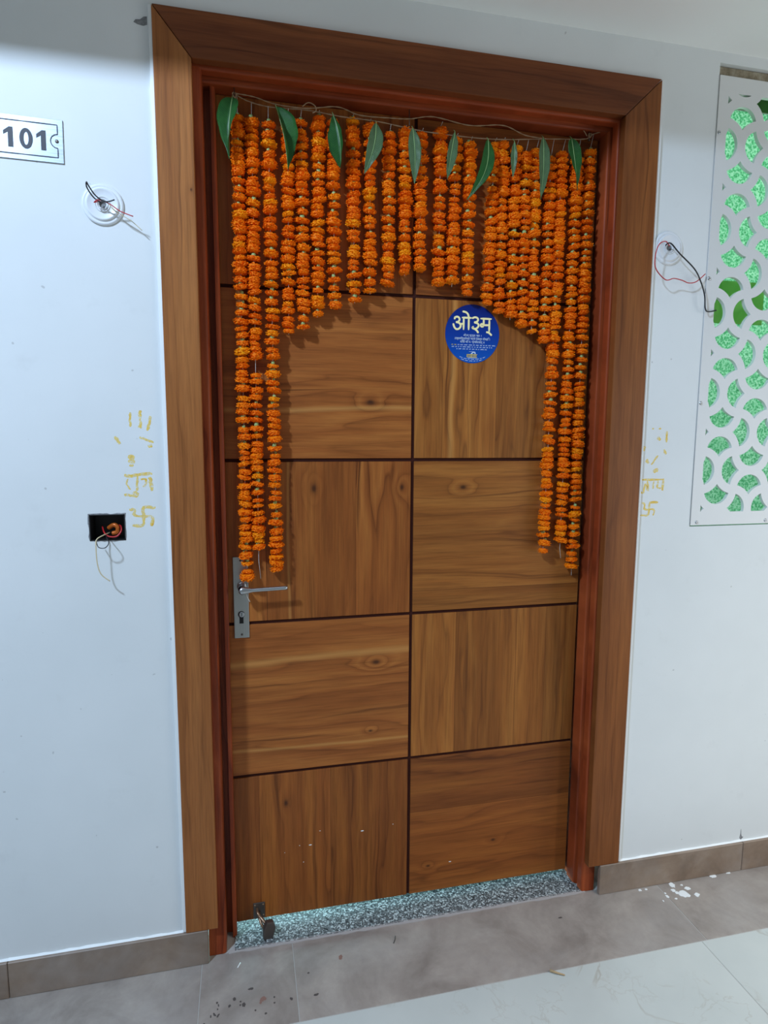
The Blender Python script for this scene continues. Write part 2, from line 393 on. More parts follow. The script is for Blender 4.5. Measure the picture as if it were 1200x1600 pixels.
def marble_mat():
    t = NT('white_marble_tile'); p = t.coord(); x, y, z = t.sep(p)
    oi = t.n('ShaderNodeObjectInfo').outputs['Random']
    q = t.vec(t.math('ADD', x, t.math('MULTIPLY', oi, 5.0)), y, t.math('MULTIPLY', oi, 3.0))
    a = t.noise(q, 3, 4, .6)
    col = t.ramp(a, [(.3, lin(184, 189, 184)), (.7, lin(196, 200, 194))])
    v1 = t.math('ABSOLUTE', t.math('SUBTRACT', t.noise(q, 3.6, 5, .5, dist=.7), .5))
    mask = t.ramp(t.noise(q, 5.0, 2, .5), [(.52, (0,)*3), (.64, (1,)*3)])
    line = t.math('MULTIPLY', t.ramp(v1, [(0, (1,)*3), (.012, (0,)*3)]), mask)
    col = t.mix(t.math('MULTIPLY', line, .55), col, lin(158, 146, 130))
    v2 = t.math('ABSOLUTE', t.math('SUBTRACT', t.noise(q, 11, 5, .6, dist=.6), .52))
    line2 = t.math('MULTIPLY', t.ramp(v2, [(0, (1,)*3), (.02, (0,)*3)]), t.ramp(t.noise(q, 4.1, 2, .5), [(.5, (0,)*3), (.62, (1,)*3)]))
    col = t.mix(t.math('MULTIPLY', line2, .4), col, lin(168, 162, 150))
    t.base(col); t.set(Roughness=.22)
    return t.m

def granite_mat():
    t = NT('speckled_granite'); p = t.coord()
    v = t.n('ShaderNodeTexVoronoi'); t.put(v.inputs['Vector'], p); v.inputs['Scale'].default_value = 270
    r = t.sep(v.outputs['Color'])[0]
    col = t.ramp(r, [(0, lin(14, 17, 20)), (.34, lin(40, 46, 50)), (.58, lin(104, 112, 114)), (.80, lin(186, 194, 194))], 'CONSTANT')
    col = t.mix(.3, col, t.ramp(t.noise(p, 160, 3, .7), [(.35, lin(40, 46, 50)), (.65, lin(190, 196, 196))]))
    t.base(col); t.set(Roughness=.24)
    return t.m

def steel_mat(name, rgb, axis='X', rough=.34):
    t = NT(name); x, y, z = t.sep(t.coord())
    a = {'X': t.vec(t.math('MULTIPLY', x, 6), y, t.math('MULTIPLY', z, 900)), 'Z': t.vec(t.math('MULTIPLY', x, 900), y, t.math('MULTIPLY', z, 6))}[axis]
    n = t.noise(a, 1.0, 3, .6)
    t.base(t.mix(.25, lin(*rgb), t.ramp(n, [(.3, (.5,)*3), (.7, (1,)*3)]), 'MULTIPLY'))
    t.set(Roughness=t.ramp(n, [(.3, (rough+.1,)*3), (.7, (rough-.06,)*3)]), Metallic=1.0); t.bump(n, .06, .0003)
    return t.m

def marigold_mat():
    t = NT('marigold_petals'); oi = t.n('ShaderNodeObjectInfo').outputs['Random']
    a = t.ramp(oi, [(0, lin(248, 116, 4)), (.55, lin(252, 130, 5)), (.88, lin(254, 146, 7)), (1, lin(255, 176, 14))])
    n = t.noise(t.coord(), 160, 3, .6)
    col = t.mix(t.ramp(n, [(.3, (0,)*3), (.7, (.45,)*3)]), a, lin(255, 160, 12))
    t.base(col); t.set(Roughness=.62); t.b.inputs['Specular IOR Level'].default_value = .2
    tr = t.n('ShaderNodeBsdfTranslucent'); t.put(tr.inputs[0], col); mx = t.n('ShaderNodeMixShader'); mx.inputs[0].default_value = .22
    t.t.links.new(t.b.outputs[0], mx.inputs[1]); t.t.links.new(tr.outputs[0], mx.inputs[2]); t.t.links.new(mx.outputs[0], t.out.inputs[0])
    return t.m

def leaf_mat(name, c1, c2):
    t = NT(name); p = t.coord(); x, y, z = t.sep(p)
    vein = t.n('ShaderNodeTexWave'); t.put(vein.inputs['Vector'], t.vec(t.math('MULTIPLY', t.math('ABSOLUTE', x), 1.0), 0.0, t.math('ADD', z, t.math('MULTIPLY', t.math('ABSOLUTE', x), -.8))))
    vein.wave_type = 'BANDS'; vein.bands_direction = 'Z'; vein.inputs['Scale'].default_value = 60; vein.inputs['Distortion'].default_value = .4
    col = t.mix(t.math('MULTIPLY', vein.outputs['Fac'], .3), lin(*c1), lin(*c2))
    col = t.mix(t.ramp(t.noise(p, 60, 3, .6), [(.35, (0,)*3), (.7, (.5,)*3)]), col, lin(*c2))
    t.base(col); t.set(Roughness=.42); t.bump(vein.outputs['Fac'], .1, .0005)
    return t.m

def glass_green_mat():
    t = NT('textured_green_glass'); p = t.coord()
    v = t.n('ShaderNodeTexVoronoi', feature='SMOOTH_F1'); t.put(v.inputs['Vector'], p); v.inputs['Scale'].default_value = 190
    n = t.noise(p, 120, 3, .6)
    h = t.math('ADD', v.outputs['Distance'], n)
    col = t.ramp(h, [(.55, lin(96, 176, 130)), (.9, lin(140, 218, 176)), (1.25, lin(214, 250, 230))])  # palest stop paints the white sparkle of the bumps into the colour
    x = t.n('ShaderNodeBump'); x.inputs['Strength'].default_value = .9; x.inputs['Distance'].default_value = .003; t.put(x.inputs['Height'], h)
    tr = t.n('ShaderNodeBsdfTranslucent'); t.put(tr.inputs[0], col); t.put(tr.inputs['Normal'], x.outputs[0])
    gl = t.n('ShaderNodeBsdfGlossy'); gl.inputs['Roughness'].default_value = .12; gl.inputs[0].default_value = (.8, 1, .9, 1); t.put(gl.inputs['Normal'], x.outputs[0])
    mx = t.n('ShaderNodeMixShader'); mx.inputs[0].default_value = .10
    t.t.links.new(tr.outputs[0], mx.inputs[1]); t.t.links.new(gl.outputs[0], mx.inputs[2]); t.t.links.new(mx.outputs[0], t.out.inputs[0])
    return t.m

def turmeric_mat():
    t = NT('dried_turmeric_paste'); p = t.coord()
    n = t.noise(p, 210, 4, .7); b = t.noise(p, 70, 3, .6)
    t.base(t.ramp(b, [(.3, lin(252, 228, 130)), (.55, lin(246, 208, 76)), (.75, lin(230, 168, 16))]))
    t.set(Roughness=.8, Alpha=t.ramp(t.math('ADD', t.math('MULTIPLY', n, .6), t.math('MULTIPLY', b, .5)), [(.40, (.06,)*3), (.62, (.8,)*3)]))
    return t.m

M = dict(
    wall=wall_mat(), ceil=plain('white_ceiling_paint', (236, 236, 232), .7, 0, .2),
    bead=plain('white_caulk', (236, 238, 236), .5), cement=None,
    groove=plain('dark_groove_inlay', (58, 28, 22), .85, 0, .1), steel=steel_mat('brushed_steel', (176, 176, 172), 'Z', .38),
    nickel=steel_mat('satin_nickel', (186, 188, 190), 'X', .30), plate=steel_mat('polished_steel_plate', (172, 180, 190), 'X', .33),
    black=plain('black_plastic', (20, 20, 22), .45), ink=plain('black_print', (32, 34, 46), .5), hole=plain('lock_cavity', (10, 10, 10), .7),
    iron=plain('tarnished_iron', (104, 96, 90), .42, .8), brass=plain('dull_bronze', (150, 122, 98), .38, .8),
    white_plastic=plain('white_plastic', (222, 225, 228), .35), red=plain('red_wire', (186, 34, 40), .4), beige=plain('cream_wire', (206, 190, 152), .5),
    bwire=plain('black_wire', (24, 24, 28), .4), copper=plain('copper_strands', (190, 96, 30), .4, .3),
    stripf=stone_strip('grey_brown_stone', lin(128, 118, 110), lin(152, 142, 133), lin(172, 162, 152)),
    skirt=stone_strip('brown_stone_skirting', lin(112, 94, 78), lin(136, 115, 97), lin(156, 136, 117), 4.0, .45),
    marble=marble_mat(), granite=granite_mat(), grout=plain('pale_grout', (176, 174, 168), .9), screed=plain('grey_screed', (158, 152, 148), .9),
    flower=marigold_mat(), calyx=plain('green_calyx', (146, 172, 104), .55), thread=plain('cotton_thread', (196, 190, 180), .8),
    twine=plain('jute_twine', (150, 122, 92), .9), leaf1=leaf_mat('mango_leaf_top', (38, 96, 44), (70, 138, 62)),
    leaf2=leaf_mat('mango_leaf_back', (92, 126, 84), (124, 152, 110)), rib=plain('leaf_midrib', (128, 158, 96), .5),
    blue=None, cream=plain('cream_print', (250, 238, 176), .45), whitep=plain('white_print', (206, 222, 240), .45), yellow=plain('yellow_print', (226, 196, 60), .45),
    jaali=plain('white_screen_board', (214, 214, 212), .45), glass=glass_green_mat(), turmeric=turmeric_mat(),
    paint=plain('white_paint_drips', (232, 234, 232), .5), dirt=plain('dark_dirt', (78, 70, 66), .9), rust=plain('red_brown_stain', (134, 100, 88), .9),
    straw=plain('dry_straw', (176, 150, 112), .8), greensheet=None)

t = NT('rough_cement'); n = t.noise(t.coord(), 26, 5, .7)
t.base(t.ramp(n, [(.3, lin(96, 84, 66)), (.5, lin(142, 130, 108)), (.7, lin(178, 170, 150))])); t.set(Roughness=.95); t.bump(n, .6, .004); M['cement'] = t.m
t = NT('grey_chipped_plaster'); n = t.noise(t.coord(), 90, 4, .7)
t.base(t.ramp(n, [(.3, lin(92, 92, 94)), (.7, lin(150, 150, 150))])); t.set(Roughness=.95); t.bump(n, .5, .002); M['chip'] = t.m
t = NT('blue_sticker_print'); x, y, z = t.sep(t.coord())
t.base(t.ramp(t.math('MULTIPLY_ADD', z, 6.6, .5), [(0, lin(6, 84, 176)), (.45, lin(8, 56, 146)), (1, lin(10, 30, 104))])); t.set(Roughness=.5); t.b.inputs['Specular IOR Level'].default_value = .15; M['blue'] = t.m
t = NT('smooth_green_sheet'); tr = t.n('ShaderNodeBsdfTranslucent'); tr.inputs[0].default_value = lin(204, 224, 170)
t.base(lin(150, 190, 104)); t.set(Roughness=.35); mx = t.n('ShaderNodeMixShader'); mx.inputs[0].default_value = .75
t.t.links.new(t.b.outputs[0], mx.inputs[1]); t.t.links.new(tr.outputs[0], mx.inputs[2]); t.t.links.new(mx.outputs[0], t.out.inputs[0]); M['greensheet'] = t.m

t = NT('dark_green_sheet'); tr = t.n('ShaderNodeBsdfTranslucent'); tr.inputs[0].default_value = lin(92, 140, 84)
t.base(lin(90, 140, 80)); t.set(Roughness=.35); mx = t.n('ShaderNodeMixShader'); mx.inputs[0].default_value = .4
t.t.links.new(t.b.outputs[0], mx.inputs[1]); t.t.links.new(tr.outputs[0], mx.inputs[2]); t.t.links.new(mx.outputs[0], t.out.inputs[0]); M['greentop'] = t.m

# ------------------------------------------------------------------ wall, ceiling, floor
WY = .012                      # painted face of the wall
JX0, JX1, JZ0, JZ1 = 1.372, 2.30, 1.072, 2.266      # screen opening
BX0, BX1, BZ0, BZ1 = -.1735, -.0985, 1.082, 1.141   # switch box hole
HOLES = [(.03, 1.17, -1, 2.17), (JX0, JX1, JZ0, JZ1), (BX0, BX1, BZ0, BZ1)]

def slab(name, x0, x1, z0, z1, y0, y1, holes, mat):
    xs = sorted({x0, x1, *[h[0] for h in holes], *[h[1] for h in holes]}); zs = sorted({z0, z1, *[max(z0, h[2]) for h in holes], *[h[3] for h in holes]})
    solid = lambda i, j: 0 <= i < len(xs)-1 and 0 <= j < len(zs)-1 and not any(h[0] <= (xs[i]+xs[i+1])/2 <= h[1] and h[2] <= (zs[j]+zs[j+1])/2 <= h[3] for h in holes)
    bm = bmesh.new(); cache = {}
    def V(x, y, z):
        k = (round(x, 5), round(y, 5), round(z, 5))
        if k not in cache: cache[k] = bm.verts.new((x, y, z))
        return cache[k]
    for i in range(len(xs)-1):
        for j in range(len(zs)-1):
            if not solid(i, j): continue
            a, b, c, d = xs[i], xs[i+1], zs[j], zs[j+1]
            bm.faces.new((V(a,y0,c), V(b,y0,c), V(b,y0,d), V(a,y0,d))); bm.faces.new((V(a,y1,c), V(b,y1,c), V(b,y1,d), V(a,y1,d)))
            if not solid(i-1, j): bm.faces.new((V(a,y0,c), V(a,y1,c), V(a,y1,d), V(a,y0,d)))
            if not solid(i+1, j): bm.faces.new((V(b,y0,c), V(b,y1,c), V(b,y1,d), V(b,y0,d)))
            if not solid(i, j-1): bm.faces.new((V(a,y0,c), V(b,y0,c), V(b,y1,c), V(a,y1,c)))
            if not solid(i, j+1): bm.faces.new((V(a,y0,d), V(b,y0,d), V(b,y1,d), V(a,y1,d)))
    return obj(name, mesh_of(bm, name), mat)

wall = tag(slab('wall_back', -3.0, 3.6, -.03, 3.4, WY, .135, HOLES, M['wall']), 'white painted corridor wall around the wooden door', kind='structure')
sof = tag(box('ceiling', -3.0, 3.6, -.332, WY, 2.292, 3.30, M['ceil']), 'pale grey lowered ceiling above the door', kind='structure')
hi = tag(box('ceiling', -3.0, 3.6, -2.6, -.332, 3.30, 3.40, M['ceil']), 'raised white corridor ceiling in front of the door', kind='structure')

bm = bmesh.new()
for b6 in ((-.70, -.60, .135, 2.1, -.03, 2.5), (1.22, 1.32, .135, 2.1, -.03, 2.5), (-.60, 1.22, 2.0, 2.1, -.03, 2.5), (-.60, 1.22, .135, 2.0, 2.4, 2.5)): box_into(bm, *b6)
tag(obj('wall_light_block', mesh_of(bm, 'wall_light_block'), M['wall']), 'unseen plain walls added behind the door to block sky light', kind='structure')  # unseen shell added to keep sky light from leaking round the door
fl = tag(box('floor', -3.0, 3.6, -4.0, 2.1, -.06, -.0009, M['grout']), 'corridor floor of grey-brown border stone and white marble tiles', kind='structure')
def tile(name, x0, x1, y0, y1, mat, g=.0009):
    c = ((x0+x1)/2, (y0+y1)/2, -.0025)
    bm = bmesh.new(); box_into(bm, x0+g-c[0], x1-g-c[0], y0+g-c[1], y1-g-c[1], -.0025, .0025); bevel(bm, .0006, 1)
    o = obj(name, mesh_of(bm, name), mat, fl); o.location = Vector(c) - fl.location; return o
for a, b in ((-1.885, -.813), (-.813, .0355), (.0355, .2612), (.2612, 1.333), (1.333, 2.405), (2.405, 3.477)):
    tile('border_tile', a, b, -.2055, .0235, M['stripf'])
for a, b in ((-1.90, -.828), (-.828, .244), (.244, 1.3155), (1.3155, 2.387), (2.387, 3.46)):
    for k in range(2): tile('marble_tile', a, b, -.2055-.54*(k+1), -.2055-.54*k, M['marble'])
    tile('marble_tile', a, b, -3.9, -.2055-1.08, M['marble'])
th = box('threshold_slab', .1155, 1.0965, .024, .34, -.004, .003, M['granite'], fl); th.location = Vector(th.location) - fl.location
bm = bmesh.new(); qr = random.Random(9); rows = []
for k in range(61):
    xx = .10 + 1.01*k/60; a_, b_ = .0195 - qr.uniform(0, .004), .0255 + qr.uniform(0, .0025)
    rows.append([bm.verts.new((xx, a_, -.002)), bm.verts.new((xx, a_+.001, .0008)), bm.verts.new((xx, b_, .0034)), bm.verts.new((xx, b_+.001, -.002))])
for p, q in zip(rows, rows[1:]):
    for k in range(4): bm.faces.new((p[k], p[(k+1) % 4], q[(k+1) % 4], q[k]))
mo = obj('mortar_joint', mesh_of(bm, 'mortar_joint'), M['screed'], fl); mo.location = -fl.location

# skirting: two runs, each of single stone lengths
def skirting(name, pieces, label):
    root = tag(empty(name, (pieces[0][0], WY, 0)), label, kind='structure')
    for a, b in pieces:
        bm = bmesh.new(); box_into(bm, a+.0006-pieces[0][0], b-.0006-pieces[0][0], -.0125, 0, 0, .0915); bevel(bm, .0015, 1)
        obj('skirting_stone', mesh_of(bm, 'skirting_stone'), M['skirt'], root)
        bm = bmesh.new(); n = 24; pr = random.Random(int((a+5)*100)); ring = []
        for k in range(n+1):
            xx = a + (b-a)*k/n - pieces[0][0]; h = pr.uniform(.0918, .0955)
            ring.append([bm.verts.new((xx, -.006, .0915)), bm.verts.new((xx, 0, h)), bm.verts.new((xx, 0, .0915))])
        for p, q in zip(ring, ring[1:]):
            for k in range(3): bm.faces.new((p[k], p[(k+1)%3], q[(k+1)%3], q[k]))
        obj('plaster_joint', mesh_of(bm, 'plaster_joint'), M['bead'], root)
    return root
skirting('baseboard_left', [(-1.60, -.40), (-.40, .0525)], 'brown-grey stone skirting left of the door')
skirting('baseboard_right', [(1.141, 1.627), (1.627, 2.7)], 'brown-grey stone skirting right of the door under the lattice screen')

# ------------------------------------------------------------------ door frame
FR = tag(empty('trim_1', (0, 0, 0)), 'polished teak door frame with mitred flat casing', kind='structure')
RED_L, RED_M, RED_D = lin(182, 92, 48), lin(146, 64, 32), lin(74, 28, 15)
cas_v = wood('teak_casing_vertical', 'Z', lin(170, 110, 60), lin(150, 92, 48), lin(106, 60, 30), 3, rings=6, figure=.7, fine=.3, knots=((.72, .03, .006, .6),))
cas_v2 = wood('teak_casing_vertical_shaded', 'Z', lin(150, 92, 46), lin(128, 74, 36), lin(90, 48, 22), 5, rings=6, figure=.7, fine=.3)  # right casing: its dimmer light is put into a darker teak tone
cas_h = wood('teak_casing_horizontal_shaded', 'X', lin(134, 78, 42), lin(114, 62, 33), lin(78, 40, 20), 7, rings=5, figure=.7, fine=.3)  # head casing toned darkest, the soffit's shadow painted into the wood colour
jam_v = wood('red_stained_jamb_vertical', 'Z', RED_L, RED_M, RED_D, 11, rings=10, rough=.33, fine=.45)
jam_h = wood('red_stained_jamb_horizontal', 'X', RED_L, RED_M, RED_D, 12, rings=10, rough=.33, fine=.45)
AI0, AI1, AT, AO = .0765, 1.1035, 2.106, 2.20     # casing inner edges, inner top, outer top

def prism(name, poly, y0, y1, mat, parent, bev=.0015):
    cx = sum(p[0] for p in poly)/len(poly); cz = sum(p[1] for p in poly)/len(poly)
    bm = bmesh.new(); f = [bm.verts.new((x-cx, y0, z-cz)) for x, z in poly]; b = [bm.verts.new((x-cx, y1, z-cz)) for x, z in poly]
    bm.faces.new(f); bm.faces.new(b)
    for k in range(len(poly)): bm.faces.new((f[k], f[(k+1)%len(poly)], b[(k+1)%len(poly)], b[k]))
    if bev: bevel(bm, bev, 2)
    return obj(name, mesh_of(bm, name), mat, parent, (cx, 0, cz))
g = .0008
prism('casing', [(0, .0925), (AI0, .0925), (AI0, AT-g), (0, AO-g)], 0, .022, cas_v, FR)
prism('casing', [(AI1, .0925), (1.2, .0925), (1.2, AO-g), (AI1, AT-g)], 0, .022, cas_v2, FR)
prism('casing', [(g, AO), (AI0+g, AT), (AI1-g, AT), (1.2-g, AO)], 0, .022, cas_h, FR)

def jamb(name, prof, a, b, kind, mat):
    """prof: (inset from casing edge towards the opening, depth y) closed outline, run along z (side) or x (head)"""
    bm = bmesh.new()
    def pt(i, y, s):
        return {'L': (AI0+i, y, s), 'R': (AI1-i, y, s), 'T': (s, y, AT-i)}[kind]
    A = [bm.verts.new(pt(i, y, a)) for i, y in prof]; B = [bm.verts.new(pt(i, y, b)) for i, y in prof]
    bm.faces.new(A); bm.faces.new(B)
    for k in range(len(prof)): bm.faces.new((A[k], A[(k+1)%len(prof)], B[(k+1)%len(prof)], B[k]))
    me = mesh_of(bm, name)
    return obj(name, me, mat, FR)
def bead(x0, y0, x1, y1, n=4):
    """quarter-round nose from a front face at (x0,y0) to a reveal at (x1,y1)"""
    return [(x0+(x1-x0)*math.sin(k/n*math.pi/2), y0+(y1-y0)*(1-math.cos(k/n*math.pi/2))) for k in range(n+1)]
pr_right = [(-.034, .135), (-.034, .0225), (.001, .0225)] + bead(.001, .0225, .006, .028) + [(.006, .046), (-.004, .049), (-.004, .056), (.006, .058)] + bead(.006, .058, .0115, .0635) + [(.0115, .0955), (.006, .097), (.006, .135)]
pr_left = [(-.024, .135), (-.024, .0225), (.010, .0225)] + bead(.010, .0225, .0185, .029) + [(.0185, .090), (.0335, .090), (.0335, .070)] + bead(.0335, .070, .0440, .076) + [(.0440, .0955), (.039, .097), (.039, .135)]
pr_top = [(-.034, .135), (-.034, .0225), (.002, .0225)] + bead(.002, .0225, .008, .028) + [(.008, .046), (-.001, .049), (-.001, .056), (.009, .058)] + bead(.009, .058, .0155, .0635) + [(.0155, .0955), (.0155, .135)]
jamb('jamb', pr_left, .0005, AT-.004, 'L', jam_v)
jamb('jamb', pr_right, .0005, AT-.004, 'R', jam_v)
jamb('head_jamb', pr_top, AI0-.024, AI1+.034, 'T', jam_h)
# white paint bead where the casing meets the wall
def caulk(x0, x1, z0, z1):
    bm = bmesh.new(); n = 40; r = random.Random(int((x0+3)*1000)); rows = []
    for k in range(n+1):
        zz = z0+(z1-z0)*k/n; j = r.uniform(-.0008, .0008)
        rows.append([bm.verts.new((x0+j, WY, zz)), bm.verts.new((x0+.0015+j, .005, zz)), bm.verts.new((x1, .004, zz)), bm.verts.new((x1, WY, zz))])
    for a, b in zip(rows, rows[1:]):
        for k in range(4): bm.faces.new((a[k], a[(k+1)%4], b[(k+1)%4], b[k]))
    obj('paint_bead', mesh_of(bm, 'paint_bead'), M['bead'], FR)
caulk(-.0085, .0, .0935, 2.20); caulk(1.2, 1.2075, .0935, 2.20)

# ------------------------------------------------------------------ door leaf: ten veneered panels with dark grooves
DX0, DX1, DZ0, DY, RH, GX = .1190, 1.0890, .0182, .1000, .4129, .5955
DR = tag(empty('door_1', (DX0, DY, DZ0)), 'teak flat door of ten veneered panels with dark grooves', kind='structure')
dz = lambda o: setattr(o, 'location', Vector(o.location) - Vector(DR.location))
core = box('door_core', DX0, DX1, DY+.004, DY+.034, DZ0, 2.0892, M['groove'], DR, .001); dz(core)
GW = .0042
PAN = {  # (column,row from bottom): axis, seed, knots in panel space, planks, streaks, palette
 (0,4): ('Z', 1, (), (-.05, .11), None, 0), (1,4): ('X', 2, (), (.04,), None, 0),
 (0,3): ('X', 3, ((.128, -.06, .022, 1.6),), (), ((-.082, .004, .01),), 0),
 (1,3): ('Z', 4, (), (-.17, -.02, .12), ((-.145, .006, .02),), 1),
 (0,2): ('Z', 5, ((.135, -.018, .026, 2.0), (.135, .212, .018, 1.6)), (-.14, .09), ((-.078, .0030, .0),), 0),
 (1,2): ('X', 6, ((-.108, .133, .02, 1.2),), (-.145,), None, 1),
 (0,1): ('X', 7, ((.145, .078, .024, 1.8), (.13, -.115, .012, 1.0)), (), ((.108, .006, .03), (-.14, .003, .01)), 0),
 (1,1): ('Z', 8, (), (-.12, .06, .15), None, 1),
 (0,0): ('Z', 9, ((.12, -.10, .02, .8),), (-.17, .02), None, 2),
 (1,0): ('X', 10, ((.007, -.074, .016, 1.4), (-.19, -.126, .014, 1.2)), (.045,), None, 2)}
PALS = [(lin(176, 110, 52), lin(152, 87, 39), lin(90, 45, 18)), (lin(174, 114, 54), lin(150, 91, 40), lin(96, 53, 24)), (lin(164, 100, 44), lin(144, 82, 36), lin(86, 44, 18))]
for (ci, ri), (ax, sd, kn, plk, stk, pal) in PAN.items():
    x0, x1 = (DX0, GX-GW) if ci == 0 else (GX+GW, DX1)
    z0 = DZ0+RH*ri+(GW if ri else 0); z1 = DZ0+RH*(ri+1)-GW if ri < 4 else 2.0892
    kk = [(k[0], k[1], k[2], k[3]) if ax == 'X' else (k[0], k[1], k[2], k[3]) for k in kn]
    m = wood('teak_veneer', ax, *PALS[pal], seed=sd, knots=kk, planks=plk, streak=stk, figure=1.5 if (ci, ri) in ((0, 2), (1, 3), (0, 3)) else 1.0, bold=.92 if (ci, ri) in ((0, 2), (1, 3)) else .68, lines=.8 if (ci, ri) in ((0, 2), (1, 3)) else .6)
    o = box('panel', x0, x1, DY, DY+.006, z0, z1, m, DR, .0007, seg=1); dz(o)

# lever handle on a long steel plate
hp = box('handle_plate', .1325, .1700, .0965, DY, .8075, 1.0165, M['steel'], DR, .0012); dz(hp)
hc = Vector((.15125, .09825, .9120))
def sub(name, mesh, mat, world):
    o = obj(name, mesh, mat, hp); o.location = Vector(world) - hc; return o
bm = bmesh.new(); lathe_into(bm, [(0, 0), (.0115, 0), (.0115, .004), (.0095, .005), (.0085, .030), (.0085, .034)], 24)
sub('spindle_collar', mesh_of(bm, 'spindle_collar', False), M['nickel'], (.1535, .0965, .9415))
# lever: round boss flowing into a tapering flat bar
bm = bmesh.new(); prof = []
N = 18
for k in range(N+1):
    s = k/N; xx = .118*s
    if s < .12: h = .0115*math.sqrt(max(0, 1-((xx-.012)/.0135)**2)) if xx < .012 else .0115
    h = .0112 - .0062*min(1, max(0, (s-.06)/.22))**.8 if s >= .06 else .0112*math.sqrt(max(.02, 1-((.07-xx/.118)/.0705)**2)) if s > 0 else .003
    h = max(h, .0030 if s < 1 else .0030); th_ = .0065 - .003*min(1, s/.25)
    prof.append((xx-.009, h, th_, .0030*s))
rings = []
for xx, h, t_, lift in prof:
    rings.append([bm.verts.new((xx, -t_, lift-h*.8)), bm.verts.new((xx, -t_*1.15, lift)), bm.verts.new((xx, -t_, lift+h*.8)), bm.verts.new((xx, t_*.4, lift+h)), bm.verts.new((xx, t_, lift+h*.6)), bm.verts.new((xx, t_, lift-h*.6)), bm.verts.new((xx, t_*.4, lift-h))])
for a, b in zip(rings, rings[1:]):
    for k in range(7): bm.faces.new((a[k], a[(k+1)%7], b[(k+1)%7], b[k]))
bm.faces.new(rings[0]); bm.faces.new(rings[-1])
sub('lever', mesh_of(bm, 'lever', True), M['nickel'], (.1555, .0595, .9385))
# profile cylinder keyhole and screw
bm = bmesh.new(); lathe_into(bm, [(0, 0), (.0085, 0), (.0085, .0006), (0, .0006)], 24)
box_into(bm, -.0050, .0050, -.0006, 0, -.0235, -.004)
sub('keyhole', mesh_of(bm, 'keyhole'), M['hole'], (.1510, .0964, .8690))
bm = bmesh.new(); lathe_into(bm, [(.0068, 0), (.0068, .0022), (.0055, .0028), (0, .0028)], 20)
sub('lock_cylinder', mesh_of(bm, 'lock_cylinder'), M['nickel'], (.1518, .0964, .8692))
box_ = bmesh.new(); box_into(box_, -.0008, .0008, -.0006, 0, -.0042, .0042)
sub('key_slot', mesh_of(box_, 'key_slot'), M['hole'], (.1518, .0936, .8692))
for zz in (.8165, 1.0075):
    bm = bmesh.new(); lathe_into(bm, [(.0030, 0), (.0028, .0005), (0, .0007)], 14)
    sub('screw', mesh_of(bm, 'screw', True), M['iron'], (.1515, .0965, zz))
tube('keeper_thread', [(.1625, .060, .936), (.1655, .061, .925), (.1690, .063, .917), (.1725, .066, .909)], .0011, M['thread'], None, 6).parent = DR
bpy.data.objects['keeper_thread'].location = -Vector(DR.location)

# padlock hasp hanging at the foot of the door
hs = box('hasp_plate', .1640, .1945, .0970, DY, .0225, .0665, M['iron'], DR, .0012); dz(hs)
hsc = Vector((.17925, .0985, .0445))
def hsub(name, pts=None, r=None, mesh=None, mat=None, world=(0, 0, 0)):
    if pts: 
        bm = bmesh.new(); tube_into(bm, smooth_path([Vector(p)-hsc for p in pts], 5), r, 10); return obj(name, mesh_of(bm, name, True), mat, hs)
    o = obj(name, mesh, mat, hs); o.location = Vector(world) - hsc; return o
hsub('staple', [(.1735, .096, .052), (.1745, .080, .053), (.1785, .074, .047), (.1800, .080, .040), (.1790, .096, .038)], .0034, mat=M['brass'])
hsub('link', [(.1770, .076, .048), (.1850, .066, .044), (.1950, .056, .036), (.1990, .052, .027)], .0040, mat=M['brass'])
hsub('link', [(.1790, .077, .040), (.1840, .064, .030), (.1930, .056, .020), (.1985, .052, .016)], .0036, mat=M['brass'])
bm = bmesh.new(); pts = [(-.011, -.020), (.011, -.022), (.0155, .006), (.008, .021), (-.008, .021), (-.0135, .004)]
f = [bm.verts.new((x, -.007, z)) for x, z in pts]; b = [bm.verts.new((x, .007, z)) for x, z in pts]; bm.faces.new(f); bm.faces.new(b)
for k in range(6): bm.faces.new((f[k], f[(k+1)%6], b[(k+1)%6], b[k]))
bevel(bm, .0022, 2)
lk = hsub('lock_body', mesh=mesh_of(bm, 'lock_body'), mat=M['iron'], world=(.2020, .049, .0250)); lk.scale = (1.12,)*3; lk.rotation_euler = (0, math.radians(8), math.radians(12))
for xx, zz in ((.168, .060), (.190, .060), (.190, .029)):
    bm = bmesh.new(); lathe_into(bm, [(.0025, 0), (.0022, .0008), (0, .001)], 12); hsub('screw', mesh=mesh_of(bm, 'screw', True), mat=M['brass'], world=(xx, .097, zz))

# white paint flecks on the lowest panel
bm = bmesh.new()
for px, pz, a, b in ((.4627, .2329, .0045, .0017), (.3191, .2125, .0042, .0016), (.3456, .2499, .0022, .0009), (.29, .215, .0015, .001), (.30, .165, .0014, .001), (.55, .2405, .0018, .001), (.72, .1, .004, .0013), (.25, .20, .0012, .0008)):
    vs = [bm.verts.new((px+a*math.cos(k*math.pi/5)-DX0, -.0003, pz+b*math.sin(k*math.pi/5)-DZ0)) for k in range(10)]; bm.faces.new(vs)
tag(obj('paint_fleck', mesh_of(bm, 'paint_fleck'), M['paint'], DR), kind='stuff')

